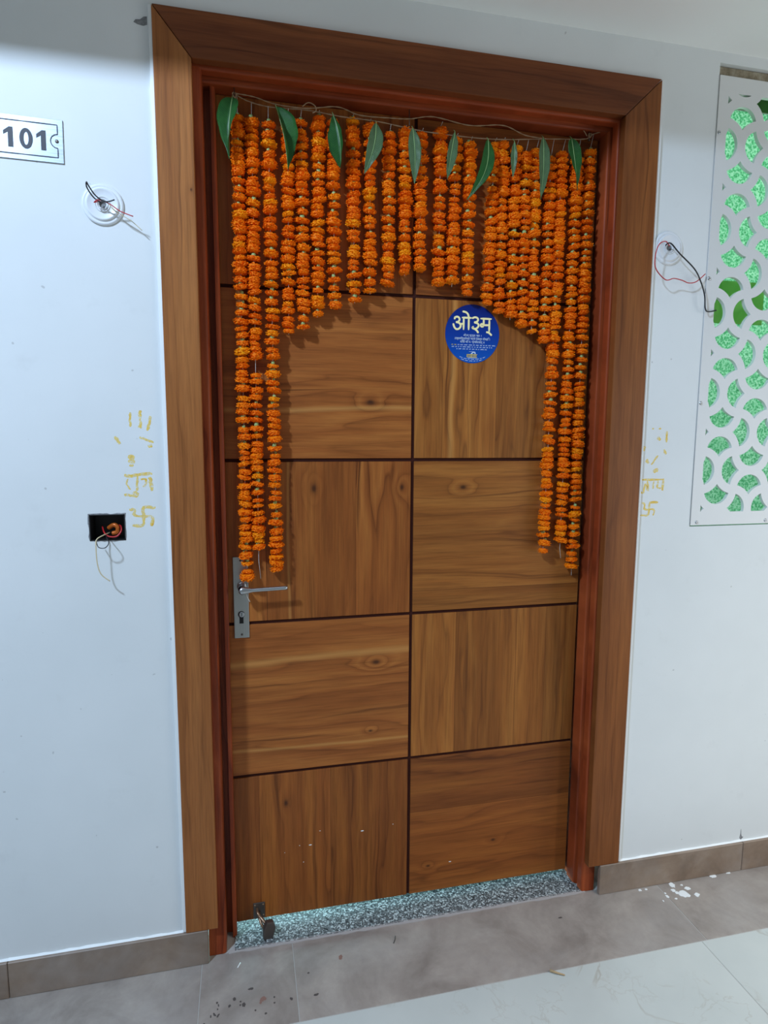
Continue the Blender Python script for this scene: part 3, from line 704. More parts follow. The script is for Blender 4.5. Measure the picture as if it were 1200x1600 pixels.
# ------------------------------------------------------------------ round blue sticker
SC = Vector((.7530, .0990, 1.5825)); SR = .0742
st = filled('sticker', [[(SR*math.cos(2*math.pi*k/72), SR*math.sin(2*math.pi*k/72)) for k in range(72)]], .0008, M['blue'], None, (SC.x, .0990, SC.z))
tag(st, 'round blue sticker with large cream Devanagari lettering on the door', 'sticker')
zp = lambda l: [((a-577)/418*SR, -(b-615)/460*SR) for a, b in l]
OM = [[(302,398),(300,372),(335,356),(366,374),(370,410),(345,436),(316,440)], [(316,440),(365,450),(392,490),(372,535),(330,550),(295,520),(276,462)],
      [(385,466),(436,462)], [(436,352),(436,556)], [(408,366),(562,366)], [(514,350),(514,556)], [(514,360),(500,312),(470,282),(415,270)],
      [(566,372),(608,352),(650,366),(655,402),(628,426),(596,432)], [(596,432),(650,446),(668,482),(640,522),(600,532),(572,516),(592,500)], [(604,530),(642,560),(666,596)],
      [(694,368),(868,368)], [(746,370),(746,490)], [(746,488),(712,492),(700,466),(722,452),(752,478)], [(746,470),(834,466)], [(834,370),(834,572)], [(788,576),(830,586),(876,628)]]
bm = bmesh.new()
for k, s_ in enumerate(OM): ribbon_into(bm, zp(s_), .0049, -.0006-.00002*k, 0)
obj('lettering', mesh_of(bm, 'lettering'), M['cream'], st)
for body, py, size, mat, sx in (('ओ३म् भूर्भुवः स्वः ।', 640, .0072, 'whitep', 1), ('तत्सवितुर्वरेण्यं भर्गो देवस्य धीमहि ।', 693, .0078, 'whitep', 1), ('धियो यो नः प्रचोदयात् ॥', 743, .0076, 'whitep', 1)):
    me = text_mesh(body, size); wd = max((v.co.x for v in me.vertices), default=0) - min((v.co.x for v in me.vertices), default=0)
    tw = {640: 280, 693: 545, 743: 375}[py]/418*SR
    if wd > 0: me.transform(Matrix.Diagonal((tw/wd, 1, 1, 1)))
    o = obj('verse_line', me, M[mat], st); o.location = (0, -.0004, -(py-615)/460*SR)
# small print too fine to read: rows of tiny glyph-like strokes
bm = bmesh.new(); r3 = random.Random(3)
def tinyrow(py, x0, x1, h, curve=0.0):
    x = x0
    while x < x1:
        wd = r3.uniform(18, 62)
        for q in range(int(wd/9)):
            xx = x+q*9; dy = curve*((xx-577)/200)**2
            ribbon_into(bm, zp([(xx, py-h/2-dy), (xx+r3.uniform(-3, 3), py+h/2-dy)]), .0005, -.0005, 0)
        ribbon_into(bm, zp([(x, py-h/2-curve*((x-577)/200)**2), (x+wd-6, py-h/2-curve*((x+wd-6-577)/200)**2)]), .0006, -.00052, 0)
        x += wd+12
tinyrow(792, 352, 890, 12); tinyrow(824, 262, 885, 12); tinyrow(857, 335, 820, 12); tinyrow(1018, 385, 770, 8, 42); tinyrow(1044, 410, 745, 8, 42)
obj('small_print', mesh_of(bm, 'small_print'), M['whitep'], st)
bm = bmesh.new(); tinyrow(792, 258, 330, 12)
for k in range(8):
    x = 500+k*20; ribbon_into(bm, zp([(x, 938), (x+r3.uniform(-5, 5), 978)]), .0014, -.0006, 0)
ribbon_into(bm, zp([(494, 938), (658, 938)]), .0014, -.0005, 0); ribbon_into(bm, zp([(494, 980), (658, 980)]), .0010, -.0005, 0)
obj('emblem', mesh_of(bm, 'emblem'), M['yellow'], st)
bm = bmesh.new(); ribbon_into(bm, zp([(560, 930), (590, 906), (615, 900), (626, 930)]), .0026, -.0005, 0); ribbon_into(bm, zp([(530, 893), (625, 893)]), .0007, -.0005, 0); ribbon_into(bm, zp([(500, 993), (655, 993)]), .0010, -.0005, 0)
obj('emblem_swoosh', mesh_of(bm, 'emblem_swoosh'), M['whitep'], st)

# ------------------------------------------------------------------ marigold garlands
def flower_mesh(seed, flat=1.0):
    """marigold head: dense domed pompom of short ruffled florets"""
    r = random.Random(seed); bm = bmesh.new(); Rr = .0163; H = .0083*flat
    bmesh.ops.create_uvsphere(bm, u_segments=12, v_segments=8, radius=1.0)
    for v in bm.verts:
        h = math.hypot(v.co.x, v.co.y); k = min(1, 1.35*h)/h if h > 1e-6 else 0
        v.co = Vector((v.co.x*k*Rr*.86, v.co.y*k*Rr*.86, v.co.z*H*.86))
    for ring, (el, n, L) in enumerate(((-70, 6, .95), (-46, 11, .98), (-24, 15, 1.0), (-4, 17, 1.03), (16, 16, 1.0), (38, 12, .95), (62, 7, .9))):
        for k in range(n):
            a = 2*math.pi*(k + r.uniform(-.35, .35) + ring*.5)/n; e = math.radians(el + r.uniform(-9, 9)); l = L*r.uniform(.88, 1.12)
            ce = min(1.0, 1.2*math.cos(e)); d = Vector((math.cos(a)*ce*Rr, math.sin(a)*ce*Rr, math.sin(e)*H*1.08))
            tdir = Vector((-math.sin(a), math.cos(a), 0)); up = d.cross(tdir).normalized()
            w_ = Rr*r.uniform(.15, .21)
            b0 = bm.verts.new(d*.74 - tdir*w_*.6 - up*.0012); b1 = bm.verts.new(d*.74 + tdir*w_*.6 - up*.0012)
            m0 = bm.verts.new(d*l*.94 - tdir*w_ + up*r.uniform(-.0018, .001)); m1 = bm.verts.new(d*l*.94 + tdir*w_ + up*r.uniform(-.0018, .001)); mc = bm.verts.new(d*l*.97 + up*.0013)
            t0 = bm.verts.new(d*l*1.02 - tdir*w_*.6 + up*r.uniform(-.0018, .0024)); t1 = bm.verts.new(d*l*1.02 + tdir*w_*.6 + up*r.uniform(-.0018, .0024))
            bm.faces.new((b0, m0, mc)); bm.faces.new((b0, mc, b1)); bm.faces.new((b1, mc, m1)); bm.faces.new((m0, t0, mc)); bm.faces.new((mc, t0, t1)); bm.faces.new((mc, t1, m1))
    me = bpy.data.meshes.new('marigold'); bm.to_mesh(me); bm.free(); me.materials.append(M['flower']); return me
FLOWERS = [flower_mesh(40+k, f) for k, f in enumerate((1, .82, 1.15, .92, 1.0, .75, 1.25, .95))]
bm = bmesh.new(); tube_into(bm, [Vector((0, 0, .0035)), Vector((0, 0, .007)), Vector((0, 0, .011)), Vector((0, 0, .0128))], lambda s: .0058-.0014*s if s < .9 else .0034, 8)
CALYX = mesh_of(bm, 'calyx', True); CALYX.materials.append(M['calyx'])
ORD = ['first', 'second', 'third', 'fourth', 'fifth', 'sixth', 'seventh', 'eighth', 'ninth', 'tenth', 'eleventh', 'twelfth', 'thirteenth', 'fourteenth', 'fifteenth', 'sixteenth', 'seventeenth', 'eighteenth', 'nineteenth', 'twentieth', 'twenty-first', 'twenty-second', 'twenty-third', 'twenty-fourth']
NOTE = {0: 'ending in front of the handle plate', 1: 'long with a bare gap of thread halfway', 2: 'long and ending beside the lever', 21: 'long, innermost of the three right ones', 22: 'long, middle of the three right ones', 23: 'long, against the right jamb'}
GY = .078
def twine_z(x):
    best = None
    for pts in (TWINE_LOW,):
        for (a, za), (b, zb) in zip(pts, pts[1:]):
            if a <= x <= b: best = za + (zb-za)*(x-a)/max(1e-6, b-a)
    return best if best is not None else 2.06
gr = random.Random(21)
for i, (xt, zt, xb, zb) in enumerate(STRANDS):
    ztw = max(twine_z(xt), zt+.004)
    root = empty('marigold_garland', (xt, GY, ztw))
    tag(root, f"{ORD[i]} orange marigold strand from the left, {NOTE.get(i, 'short, hanging from the twine over the upper door')}", 'garland', 'marigold strands hanging over the door')
    L0 = Vector((xt, GY, ztw)); end = Vector((xb, GY, zb))
    tail = {1: .075, 22: .045, 23: .02, 13: .008, 17: .008}.get(i, .001)
    bm = bmesh.new(); tube_into(bm, [Vector((0, -.014, 0)), Vector((xt, GY, zt))-L0, end-L0+Vector((0, 0, -tail*.4)), end-L0+Vector((.004*(tail > .03), 0, -tail))], .0007, 5)
    obj('thread', mesh_of(bm, 'thread', True), M['thread'], root)
    plan, z = [], 0.0
    while z < zt - zb - .016:
        sc_ = gr.choice((.80, .90, .95, .98, 1.02, 1.10)); cal = gr.random() < .58
        plan.append((z, sc_, cal)); z += gr.uniform(.0140, .0165)*sc_**.8 + (gr.uniform(.003, .007) if cal else 0)
    k_ = (zt - zb - .015)/max(1e-6, plan[-1][0])
    for z, s, cal in plan:
        z = zt - .008 - z*k_
        if i == 1 and 1.466 < z < 1.502: continue
        f_ = (zt - z)/(zt - zb)
        o = bpy.data.objects.new('flower', gr.choice(FLOWERS)); C.objects.link(o); o.parent = root
        o.location = Vector((xt+(xb-xt)*f_ + gr.uniform(-.0018, .0018), GY + gr.uniform(-.002, .002), z)) - L0
        o.scale = (s, s, s*gr.uniform(.85, 1.08)); o.rotation_euler = (gr.uniform(-.2, .2) - .05, gr.uniform(-.2, .2), gr.uniform(0, 6.28))
        if cal:
            c = bpy.data.objects.new('calyx', CALYX); C.objects.link(c); c.parent = o; c.location = (0, 0, .001)

# twine, nails, leaves
def twine(name, pts, y, label, r=.0010):
    root = tag(empty(name, (pts[0][0], y, pts[0][1])), label, 'twine', 'twine over the door')
    P = smooth_path([Vector((x-pts[0][0], gr.uniform(-.002, .002), z-pts[0][1])) for x, z in pts], 10)
    for ph in (0, math.pi):
        bm = bmesh.new(); n = len(P)
        tube_into(bm, [p + Vector((0, math.cos(k*.9+ph)*.0007, math.sin(k*.9+ph)*.0007)) for k, p in enumerate(P)], r*.8, 6)
        obj('ply', mesh_of(bm, 'ply', True), M['twine'], root)
    return root
tl = twine('jute_twine', TWINE_LOW, .064, 'lower jute twine carrying the strands, tied at both top corners')
th2 = twine('jute_twine', TWINE_HIGH, .060, 'upper slack jute twine rising above the strands in loops')
for k, (x, y, z) in enumerate(((TWINE_LOW[0][0], .064, TWINE_LOW[0][1]-.002), (TWINE_LOW[-2][0], .064, TWINE_LOW[-2][1]))):
    tube('knot', [Vector((0, 0, 0)) + Vector((math.cos(a)*.004, math.sin(a*1.7)*.004, math.sin(a)*.005)) + Vector((x, y, z)) - Vector(tl.location) for a in [q*.9 for q in range(16)]], .0014, M['twine'], tl, 6, 3)
tube('loose_end', [Vector(p)-Vector(tl.location) for p in ((1.036, .064, 2.0785), (1.028, .061, 2.086), (1.023, .059, 2.088))], .0012, M['twine'], tl, 6, 4)
tube('loop', [Vector(p)-Vector(th2.location) for p in ((.337, .060, 2.054), (.345, .057, 2.058), (.342, .053, 2.067), (.327, .053, 2.072), (.314, .057, 2.064))], .0012, M['twine'], th2, 6, 5)
for k, (x, z0, z1, lab) in enumerate(((TWINE_LOW[0][0], 2.064, 2.0965, 'small nail in the frame head at the left end of the twine'), (.569, 2.046, 2.0965, 'small nail in the frame head above the middle of the door'), (TWINE_LOW[-2][0], 2.070, 2.0965, 'small nail in the frame head at the right end of the twine'))):
    rt = tag(empty('nail', (x, .066, z0)), lab, 'nail', 'nails holding the twine')
    bm = bmesh.new(); tube_into(bm, [Vector((0, 0, 0)), Vector((0, 0, z1-z0))], .0011, 8); obj('shank', mesh_of(bm, 'shank', True), M['iron'], rt)
    bm = bmesh.new(); tube_into(bm, [Vector((0, 0, -.001)), Vector((0, 0, .001))], .0028, 10); obj('nail_head', mesh_of(bm, 'nail_head'), M['iron'], rt)

LEAFSPEC = [  # half width factor, yaw at stalk, yaw at tip, fold, sideways sweep, forward curl, widest point, material, label
 (.52, .10, 1.35, .90, .004, .014, .30, 'leaf1', 'dark green folded mango leaf at the far left end of the twine'),
 (.62, -.55, -1.15, 1.05, -.004, .010, .35, 'leaf1', 'green rolled mango leaf over the third and fourth strands'),
 (.60, .75, .95, .85, -.006, .012, .55, 'leaf1', 'dark green mango leaf over the seventh strand'),
 (.55, -.45, .25, .45, -.006, .014, .38, 'leaf2', 'grey-green mango leaf showing its back over the ninth strand'),
 (.52, .10, .35, .40, -.002, .006, .40, 'leaf2', 'narrow grey-green mango leaf hanging from the middle nail'),
 (.50, -.30, -.1, .55, .002, .008, .45, 'leaf2', 'slender grey-green mango leaf between the thirteenth and fourteenth strands'),
 (.52, -.15, .65, .45, -.016, .016, .35, 'leaf1', 'long green mango leaf sweeping to the left above the sticker'),
 (.55, .50, .3, .70, .0, .004, .45, 'leaf2', 'smallest mango leaf, narrow and grey-green, on the right half of the twine'),
 (.52, .0, -.3, .45, -.002, .006, .38, 'leaf2', 'long pointed grey-green mango leaf, second from the right end'),
 (.55, .20, -1.0, .60, .004, .012, .33, 'leaf1', 'green mango leaf at the far right end of the twine')]
for i, ((xb, zb, xt, zt, wd), (hwf, yaw, yaw1, fold, sweep, curl, wide, mt, lab)) in enumerate(zip(LEAVES, LEAFSPEC)):
    lr = random.Random(60+i)
    base = Vector((xb, .052, zb)); axis = Vector((xt-xb, 0, zt-zb)); Ln = axis.length; ax = axis.normalized(); side = Vector((0, 1, 0)).cross(ax).normalized()
    root = tag(empty('mango_leaf', base), lab, 'leaf', 'mango leaves tied along the twine')
    bm = bmesh.new(); rows = []; nT, nS = 22, 8; mid = []
    for a in range(nT+1):
        t_ = a/nT; g_ = math.log(.5)/math.log(wide); wv = wd*1.12*hwf*max(.02, math.sin(math.pi*t_**g_))**.9
        tw = yaw + (yaw1 - yaw)*t_**1.3
        cpt = ax*(Ln*t_) + side*(sweep*math.sin(math.pi*t_)) + Vector((0, -curl*math.sin(math.pi*t_*.9) + .004*t_, 0))
        row = []
        for b in range(nS+1):
            s_ = (b/nS-.5)*2; off = s_*wv; yy = -abs(s_)*wv*math.tan(fold*.75) + lr.uniform(-.0004, .0004) + .0012*math.sin(7*t_*math.pi+b)*abs(s_)
            ox = off*math.cos(tw) - yy*math.sin(tw); oy = off*math.sin(tw)*.8 + yy*math.cos(tw)
            row.append(bm.verts.new(cpt + side*ox + Vector((0, oy*.75, 0))))
        rows.append(row); mid.append(cpt + Vector((0, -.0006, 0)))
    for p, q in zip(rows, rows[1:]):
        for b in range(nS): bm.faces.new((p[b], p[b+1], q[b+1], q[b]))
    ext = bmesh.ops.solidify(bm, geom=list(bm.faces), thickness=.0004)
    obj('blade', mesh_of(bm, 'blade', True), M[mt], root)
    bm = bmesh.new(); tube_into(bm, mid, lambda s: .0011*(1-.8*s), 6); obj('midrib', mesh_of(bm, 'midrib', True), M['rib'], root)
    tz = twine_z(xb)
    bm = bmesh.new(); tube_into(bm, smooth_path([Vector((0, 0, 0)), Vector((0, .006, .006)), Vector((0, .011, max(.009, tz-zb)))], 4), .0009, 6); obj('stalk', mesh_of(bm, 'stalk', True), M['rib'], root)

# ------------------------------------------------------------------ number plate
PX0, PX1, PZ0, PZ1 = -.3300, -.1830, 1.8755, 1.9600
pc = Vector(((PX0+PX1)/2, .0095, (PZ0+PZ1)/2)); hw, hh = (PX1-PX0)/2, (PZ1-PZ0)/2
pl = box('number_plate', PX0, PX1, .0095, WY, PZ0, PZ1, M['plate'], None, .0006); pl.rotation_euler = (0, math.radians(.9), 0)
tag(pl, 'brushed steel flat number plate reading 101 on the wall', 'number plate')
dh = .0192
def one(x): return [[(x, -dh), (x+.0092, -dh), (x+.0092, dh), (x+.0022, dh), (x-.0085, dh-.0085), (x-.0085, dh-.0155), (x, dh-.0100)]]
def zero(cx): return [[(cx+.0123*math.cos(t_), (dh+.0006)*math.sin(t_)) for t_ in [2*math.pi*k/40 for k in range(40)]], [(cx+.0046*math.cos(t_), .0125*math.sin(t_)) for t_ in [2*math.pi*k/32 for k in range(32)]]]
for nm, lp in (('numeral', one(-.0295)), ('numeral', zero(.0040)), ('numeral', one(.0316))):
    filled(nm, lp, .0006, M['ink'], pl, (0, -.0018, -.0008))
# border line with a notch round each screw
bm = bmesh.new()
def arc(cx, s):
    return [(cx + s*.0135*math.cos(a), .0135*math.sin(a)) for a in [math.radians(90 + 180*k/10) for k in range(11)]]
e, vv = hw-.0105, hh-.0105
rb = lambda pts: [ribbon_into(bm, [a, b], .0019, -.0019, -.0011) for a, b in zip(pts, pts[1:])]
rgt = [(0, vv), (e, vv), (e, .0135)] + [(e+.0135*math.cos(math.radians(90+18*k)), .0135*math.sin(math.radians(90+18*k))) for k in range(11)] + [(e, -.0135), (e, -vv), (0, -vv)]
rb(rgt); rb([(-x, z) for x, z in rgt])
obj('border_line', mesh_of(bm, 'border_line'), M['ink'], pl)
for s_ in (1, -1):
    bm = bmesh.new(); lathe_into(bm, [(.0036, .0), (.0034, .0010), (.0016, .0016), (0, .0012)], 18); o = obj('screw', mesh_of(bm, 'screw', True), M['iron'], pl); o.location = (s_*(e-.0015), -.0012, 0)

# ------------------------------------------------------------------ lamp bases with loose wires
def lamp_base(cx, cz, label, wires):
    root = tag(empty('lamp_base', (cx, WY, cz)), label, 'lamp base', 'bare round lamp bases on the wall')
    bm = bmesh.new(); lathe_into(bm, [(.0415, 0), (.0415, .003), (.0395, .0048), (.0375, .0052), (.0355, .0046), (.0335, .0046), (.0325, .0075), (.0305, .0085), (.0285, .0075), (.018, .0062), (.016, .0062)], 48)
    obj('cover', mesh_of(bm, 'cover', True), M['white_plastic'], root)
    bm = bmesh.new(); lathe_into(bm, [(.016, .0056), (.0155, .0075), (.0140, .0075), (.0135, .0056), (.0115, .0056), (.0112, .0072), (.0100, .0072), (.0096, .0050), (.0070, .0050)], 40)
    obj('ring', mesh_of(bm, 'ring', True), M['white_plastic'], root)
    bm = bmesh.new(); lathe_into(bm, [(.0080, .0012), (.0074, .0050), (.0068, .0050), (.0060, .0012), (0, .0012)], 24)
    obj('wire_hole', mesh_of(bm, 'wire_hole', True), M['chip'], root)
    for nm, pts, r_, m_ in wires:
        bm = bmesh.new(); tube_into(bm, smooth_path([Vector(p)-Vector(root.location) for p in pts], 6), r_, 8); obj(nm, mesh_of(bm, nm, True), m_, root)
lamp_base(-.1126, 1.8000, 'round white lamp base with loose wires, left of the door under the number plate', [('wire', LAMP_L_BLACK, .0014, M['bwire']), ('wire', LAMP_L_RED, .0011, M['red']), ('wire', LAMP_L_BEIGE, .0008, M['beige'])])
lamp_base(1.2515, 1.8050, 'round white lamp base with loose wires, between door frame and lattice screen', [('wire', LAMP_R_BLACK, .0017, M['bwire']), ('wire', LAMP_R_RED, .0013, M['red'])])

# ------------------------------------------------------------------ open switch box
sb = tag(empty('switch_box', ((BX0+BX1)/2, WY, (BZ0+BZ1)/2)), 'open black switch box with loose wires sunk in the left wall', 'switch box')
sc = Vector(sb.location)
bm = bmesh.new(); x0, x1, z0, z1 = BX0-sc.x, BX1-sc.x, BZ0-sc.z, BZ1-sc.z; yb = .048; tk = .0022
for b6 in ((x0, x1, yb, yb+tk, z0, z1), (x0, x0+tk, -.0008, yb, z0, z1), (x1-tk, x1, -.0008, yb, z0, z1), (x0, x1, -.0008, yb, z1-tk, z1), (x0, x1, -.0008, yb, z0, z0+tk)): box_into(bm, *b6)
obj('box_shell', mesh_of(bm, 'box_shell'), M['black'], sb)
bm = bmesh.new(); q = random.Random(5)   # broken plaster lip round the hole
loop = [(x0+(x1-x0)*k/10, z1) for k in range(10)] + [(x1, z1+(z0-z1)*k/6) for k in range(6)] + [(x1+(x0-x1)*k/10, z0) for k in range(10)] + [(x0, z0+(z1-z0)*k/6) for k in range(6)]
outer = []
for (x, z) in loop:
    d = Vector((x/(x1), z/(z1))); d = Vector((x, z)) * (1 + 0) ; k = q.uniform(.0006, .0032)
    outer.append((x + (k if x > x1-.001 else -k if x < x0+.001 else 0), z + (k if z > z1-.001 else -k if z < z0+.001 else 0)))
I = [bm.verts.new((x, -.0009, z)) for x, z in loop]; O = [bm.verts.new((x, -.0003, z)) for x, z in outer]
for k in range(len(loop)): bm.faces.new((I[k], I[(k+1)%len(loop)], O[(k+1)%len(loop)], O[k]))
obj('broken_rim', mesh_of(bm, 'broken_rim'), M['chip'], sb)
for nm, pts, r_, m_ in (('wire', BOX_BEIGE, .0012, M['beige']), ('wire', BOX_BLACK, .0010, M['bwire']), ('wire', BOX_RED, .0016, M['red']), ('wire_bundle', BOX_ORANGE, .0050, M['copper'])):
    bm = bmesh.new(); tube_into(bm, smooth_path([Vector(p)-sc for p in pts], 6), r_, 8); obj(nm, mesh_of(bm, nm, True), m_, sb)

# ------------------------------------------------------------------ lattice screen and green window
WN = tag(empty('window_1', (JX0, WY, JZ0)), 'window of textured green glass behind the white lattice screen', kind='structure')
wl = Vector(WN.location)
def wpart(name, x0, x1, y0, y1, z0, z1, mat, bev=.001):
    o = box(name, x0, x1, y0, y1, z0, z1, mat, WN, bev); o.location = Vector(o.location) - wl; return o
wpart('pane', JX0+.004, JX1-.004, .058, .063, JZ0+.004, 2.186, M['glass'], 0)
wpart('top_sheet', JX0+.004, JX1-.004, .056, .060, 2.188, 2.224, M['greentop'], 0)
wpart('patch_sheet', JX0+.004, 1.598, .0545, .0565, 1.633, 1.747, M['greensheet'], 0)
wpart('lintel', JX0+.001, JX1-.001, .022, .10, 2.226, JZ1-.0008, M['cement'], .004)

R_, B_ = .0529, .0240; h_ = B_/2; CX, CZ = 1.4497, 1.651          # CELL: row j=1, column i=0
PXL, PXR, PZB, PZT = 1.4012, 2.27, 1.1114, 2.1976
def solve_corner():
    a0, a1 = math.radians(-60), math.radians(30)
    fn = lambda a: math.hypot((R_-h_)*math.cos(a)-R_, (R_-h_)*math.sin(a)+R_) - (R_+h_)
    for _ in range(60):
        m = (a0+a1)/2
        if fn(m) < 0: a0 = m
        else: a1 = m
    return (a0+a1)/2
ac = solve_corner()
def fan():
    pts = [((R_-h_)*math.cos(ac+(math.pi-2*ac)*k/18), (R_-h_)*math.sin(ac+(math.pi-2*ac)*k/18)) for k in range(19)]
    yb_ = -R_ + math.sqrt((R_+h_)**2 - R_**2)
    c = (-R_, -R_); p0 = pts[-1]; b0 = math.atan2(p0[1]-c[1], p0[0]-c[0]); b1 = math.atan2(yb_-c[1], 0-c[0])
    left = [(c[0]+(R_+h_)*math.cos(b0+(b1-b0)*k/8), c[1]+(R_+h_)*math.sin(b0+(b1-b0)*k/8)) for k in range(1, 9)]
    right = [(-x, z) for x, z in reversed(left[:-1])]
    return pts + left + right
FAN = fan()
ROT = {'up': 0, 'left': 90, 'down': 180, 'right': 270}
def clip(poly, x0, x1, z0, z1):
    for ax_, lim, sgn in ((0, x0, 1), (0, x1, -1), (1, z0, 1), (1, z1, -1)):
        out = []
        for k in range(len(poly)):
            p, q = poly[k-1], poly[k]; ip, iq = sgn*(p[ax_]-lim) >= 0, sgn*(q[ax_]-lim) >= 0
            if ip != iq:
                t_ = (lim-p[ax_])/(q[ax_]-p[ax_]); out.append((p[0]+(q[0]-p[0])*t_, p[1]+(q[1]-p[1])*t_))
            if iq: out.append(q)
        poly = out
        if not poly: return []
    return poly
JY = .0095; jc = ((JX0+JX1)/2, JZ0)
SX0, SX1, SZ0, SZ1 = 1.3728, 2.297, 1.0755, 2.2365
loops = [[(SX0-jc[0], SZ0-jc[1]), (SX1-jc[0], SZ0-jc[1]), (SX1-jc[0], SZ1-jc[1]), (SX0-jc[0], SZ1-jc[1])]]
for i in range(-2, 19):
    for j in range(-12, 14):
        jj = j % 4; ii = i % 4
        if (i + j) % 2 == 0: continue
        # j counts rows upward from the side-fan row; row 0 = side fans
        if i % 2 == 0: kind = 'up' if (jj == 1) == (ii == 0) else 'down'
        else: kind = 'left' if (jj == 0) == (ii == 1) else 'right'
        a = math.radians(ROT[kind]); cx, cz = CX+i*R_, CZ+j*R_
        poly = [(cx+x*math.cos(a)-z*math.sin(a), cz+x*math.sin(a)+z*math.cos(a)) for x, z in FAN]
        poly = clip(poly, PXL, PXR, PZB, PZT)
        if len(poly) < 3: continue
        ar = abs(sum(poly[k-1][0]*poly[k][1]-poly[k][0]*poly[k-1][1] for k in range(len(poly))))/2
        if ar < 2e-5: continue
        loops.append([(x-jc[0], z-jc[1]) for x, z in poly])
js = filled('lattice_screen', loops, .010, M['jaali'], None, (jc[0], JY, jc[1]))
tag(js, 'white lattice screen with curved fan cut-outs over the green window', 'lattice screen')
for x, z in ((1.3800, 2.099), (1.3800, 1.737), (1.3800, 1.411), (1.3925, 1.084), (1.620, 1.084)):
    bm = bmesh.new(); lathe_into(bm, [(.0050, 0), (.0048, .0008), (.0034, .0022), (.0014, .0026), (.0012, .0012), (0, .0012)], 18)
    o = obj('screw', mesh_of(bm, 'screw', True), M['nickel'], js); o.location = (x-jc[0], 0, z-jc[1])

# ------------------------------------------------------------------ turmeric marks on the wall
def wall_mark(name, strokes, label, cat):
    xs = [p[0] for s in strokes for p in s[0]]; zs = [p[1] for s in strokes for p in s[0]]
    cx, cz = sum(xs)/len(xs), min(zs); r_ = random.Random(len(strokes))
    root = tag(empty(name, (cx, WY, cz)), label, cat)
    for k, (pts, wd) in enumerate(strokes):
        bm = bmesh.new(); ribbon_into(bm, [(x-cx, z-cz) for x, z in pts], wd*1.1, -.00012-.00002*k, 0, .4, r_, True)
        obj('dab' if 'hand' in name else 'stroke', mesh_of(bm, 'stroke'), M['turmeric'], root)
wall_mark('turmeric_handprint', MARKS_LEFT[:10], 'faded yellow turmeric handprint left of the door', 'wall marking')
wall_mark('turmeric_lettering', MARKS_LEFT[10:16], 'yellow hand-painted Devanagari word left of the door above the switch box', 'wall marking')
wall_mark('turmeric_symbol', MARKS_LEFT[16:], 'yellow hand-painted auspicious hooked cross beside the switch box', 'wall marking')
wall_mark('turmeric_handprint', MARKS_RIGHT[:9], 'faded yellow turmeric handprint right of the door', 'wall marking')
wall_mark('turmeric_lettering', MARKS_RIGHT[9:14], 'yellow hand-painted Devanagari word right of the door beside the screen', 'wall marking')
wall_mark('turmeric_symbol', MARKS_RIGHT[14:], 'yellow hand-painted auspicious hooked cross right of the door', 'wall marking')

# ------------------------------------------------------------------ damage, drips and litter
def blot(cx, cy, a, b, seed, rot=0, n=14):
    r_ = random.Random(seed); out = []
    for k in range(n):
        t_ = 2*math.pi*k/n; m_ = r_.uniform(.75, 1.2); x, y = a*m_*math.cos(t_), b*m_*math.sin(t_)
        out.append((cx + x*math.cos(rot)-y*math.sin(rot), cy + x*math.sin(rot)+y*math.cos(rot)))
    return out
def blots(name, lst, mat, label, cat, h=.0009, kind=None, sc=1.0):
    c = lst[0]; bm = bmesh.new()
    for k, (x, y, a, b, rot) in enumerate(lst):
        a, b = a*sc, b*sc; pts = blot(x-c[0], y-c[1], a, b, 100+k, rot)
        f = [bm.verts.new((px, py, h)) for px, py in pts]; g_ = [bm.verts.new((px, py, .0001)) for px, py in blot(x-c[0], y-c[1], a*1.06, b*1.06, 100+k, rot)]
        bm.faces.new(f)
        for q_ in range(len(f)): bm.faces.new((f[q_], f[(q_+1)%len(f)], g_[(q_+1)%len(f)], g_[q_]))
    return tag(obj(name, mesh_of(bm, name), mat, None, (c[0], c[1], 0)), label, cat, kind=kind)
blots('paint_drips', [(1.3871, -.0492, .015, .013, .3), (1.3767, -.010, .009, .009, 0), (1.4122, -.0311, .009, .006, 0), (1.4218, -.0593, .008, .007, 0), (1.3651, -.0300, .006, .006, 0), (1.3700, -.0405, .006, .005, 0), (1.5235, -.0036, .010, .006, 0), (1.5797, -.0017, .007, .003, 0), (1.2700, -.008, .005, .004, 0), (1.3330, -.047, .004, .006, 0), (1.290, -.009, .004, .003, 0), (1.335, -.035, .003, .003, 0), (1.31, -.06, .002, .003, 0), (1.352, -.06, .004, .003, 0), (1.405, -.016, .004, .003, 0)], M['paint'], 'white paint drips on the stone border right of the door', 'paint drips', kind='stuff')
blots('dirt_specks', [(.1541, -.0958, .009, .004, .1), (.1376, -.1352, .006, .007, .2), (.1160, -.1151, .005, .006, 0), (.1050, -.131, .004, .005, 0), (.0763, -.1166, .003, .004, 0), (.080, -.124, .002, .005, .2), (.0784, -.1337, .002, .003, 0), (.0720, -.146, .003, .007, .6), (.0800, -.1500, .003, .007, -.5), (.0640, -.149, .002, .005, 0), (.1300, -.125, .003, .003, 0), (.1295, -.134, .003, .003, 0), (.2079, -.1300, .003, .003, 0), (.2079, -.1450, .003, .003, 0), (.1640, -.155, .003, .003, 0), (.2475, -.1430, .004, .006, .4), (.3053, -.1448, .008, .004, .2), (.2936, -.0808, .004, .003, .1), (.05, -.165, .003, .004, 0), (.187, -.168, .004, .003, 0), (.990, -.053, .008, .003, .1)], M['dirt'], 'dark dirt specks on the stone border in front of the hasp', 'dirt', .0003, 'stuff', .75)
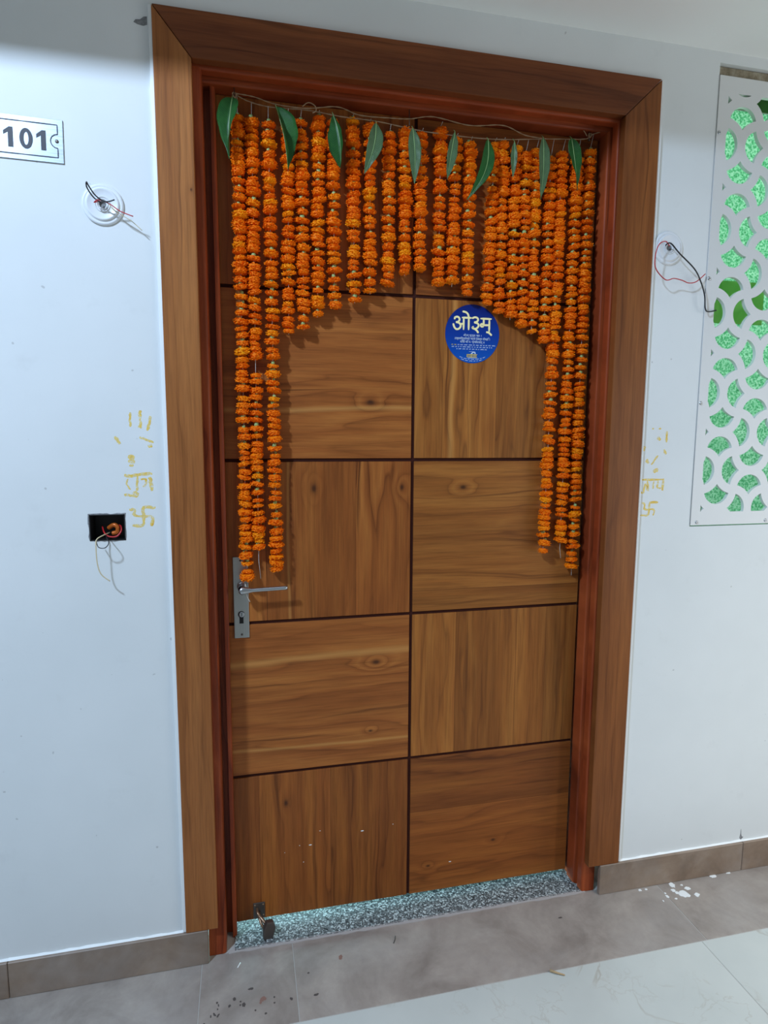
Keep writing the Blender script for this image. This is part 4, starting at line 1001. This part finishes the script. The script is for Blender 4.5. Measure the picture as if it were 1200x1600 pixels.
blots('red_stain', [(.1818, -.1297, .010, .007, .7), (.176, -.138, .004, .004, 0), (.378, -.052, .006, .009, -.4)], M['rust'], 'small red-brown stain on the stone border among the dirt', 'stain', .0002, 'stuff', .8)
bm = bmesh.new(); tube_into(bm, [Vector((0, 0, .0035)), Vector((.012, -.010, .0045)), Vector((.030, -.019, .0025))], lambda s: .0034-.0018*s, 7)
tag(obj('straw_blade', mesh_of(bm, 'straw_blade', True), M['straw'], None, (.879, -.2060, 0)), 'dry tan straw scrap across the border and white tiles', 'straw')
bm = bmesh.new(); tube_into(bm, [Vector((0, 0, .0015)), Vector((.006, .010, .0018)), Vector((.010, .022, .0012))], .0011, 6)
tag(obj('twig_scrap', mesh_of(bm, 'twig_scrap', True), M['dirt'], None, (.5200, -.0400, 0)), 'tiny dark twig scrap on the stone border before the threshold', 'twig')
bm = bmesh.new(); tube_into(bm, [Vector((0, 0, .0012)), Vector((.007, .013, .0012))], .0014, 6)
tag(obj('white_splinter', mesh_of(bm, 'white_splinter', True), M['paint'], None, (.1225, -.0290, 0)), 'short white splinter on the stone border by the left jamb', 'splinter')

def wall_chip(name, pts, mat, label, cat):
    cx = sum(p[0] for p in pts)/len(pts); cz = sum(p[1] for p in pts)/len(pts); bm = bmesh.new()
    f = [bm.verts.new(((x-cx)*.9, -.0008, (z-cz)*.9)) for x, z in pts]; b = [bm.verts.new((x-cx, .0, z-cz)) for x, z in pts]
    bm.faces.new(f)
    for k in range(len(f)): bm.faces.new((f[k], f[(k+1)%len(f)], b[(k+1)%len(f)], b[k]))
    tag(obj(name, mesh_of(bm, name), mat, None, (cx, WY, cz)), label, cat)
wall_chip('plaster_chip', [(-.0370, 2.1660), (-.0330, 2.1715), (-.0240, 2.1725), (-.0165, 2.1790), (-.0100, 2.1800), (-.0100, 2.1640), (-.0180, 2.1610), (-.0290, 2.1625)], M['chip'], 'dark grey chip in the wall plaster at the upper left casing corner', 'plaster chip')
wall_chip('plaster_crack', [(1.6225, .1005), (1.6252, .1120), (1.6262, .1300), (1.6275, .1120), (1.6310, .1040), (1.6370, .1010), (1.6270, .0925)], M['chip'], 'dark crack in the plaster above the right skirting joint', 'plaster crack')
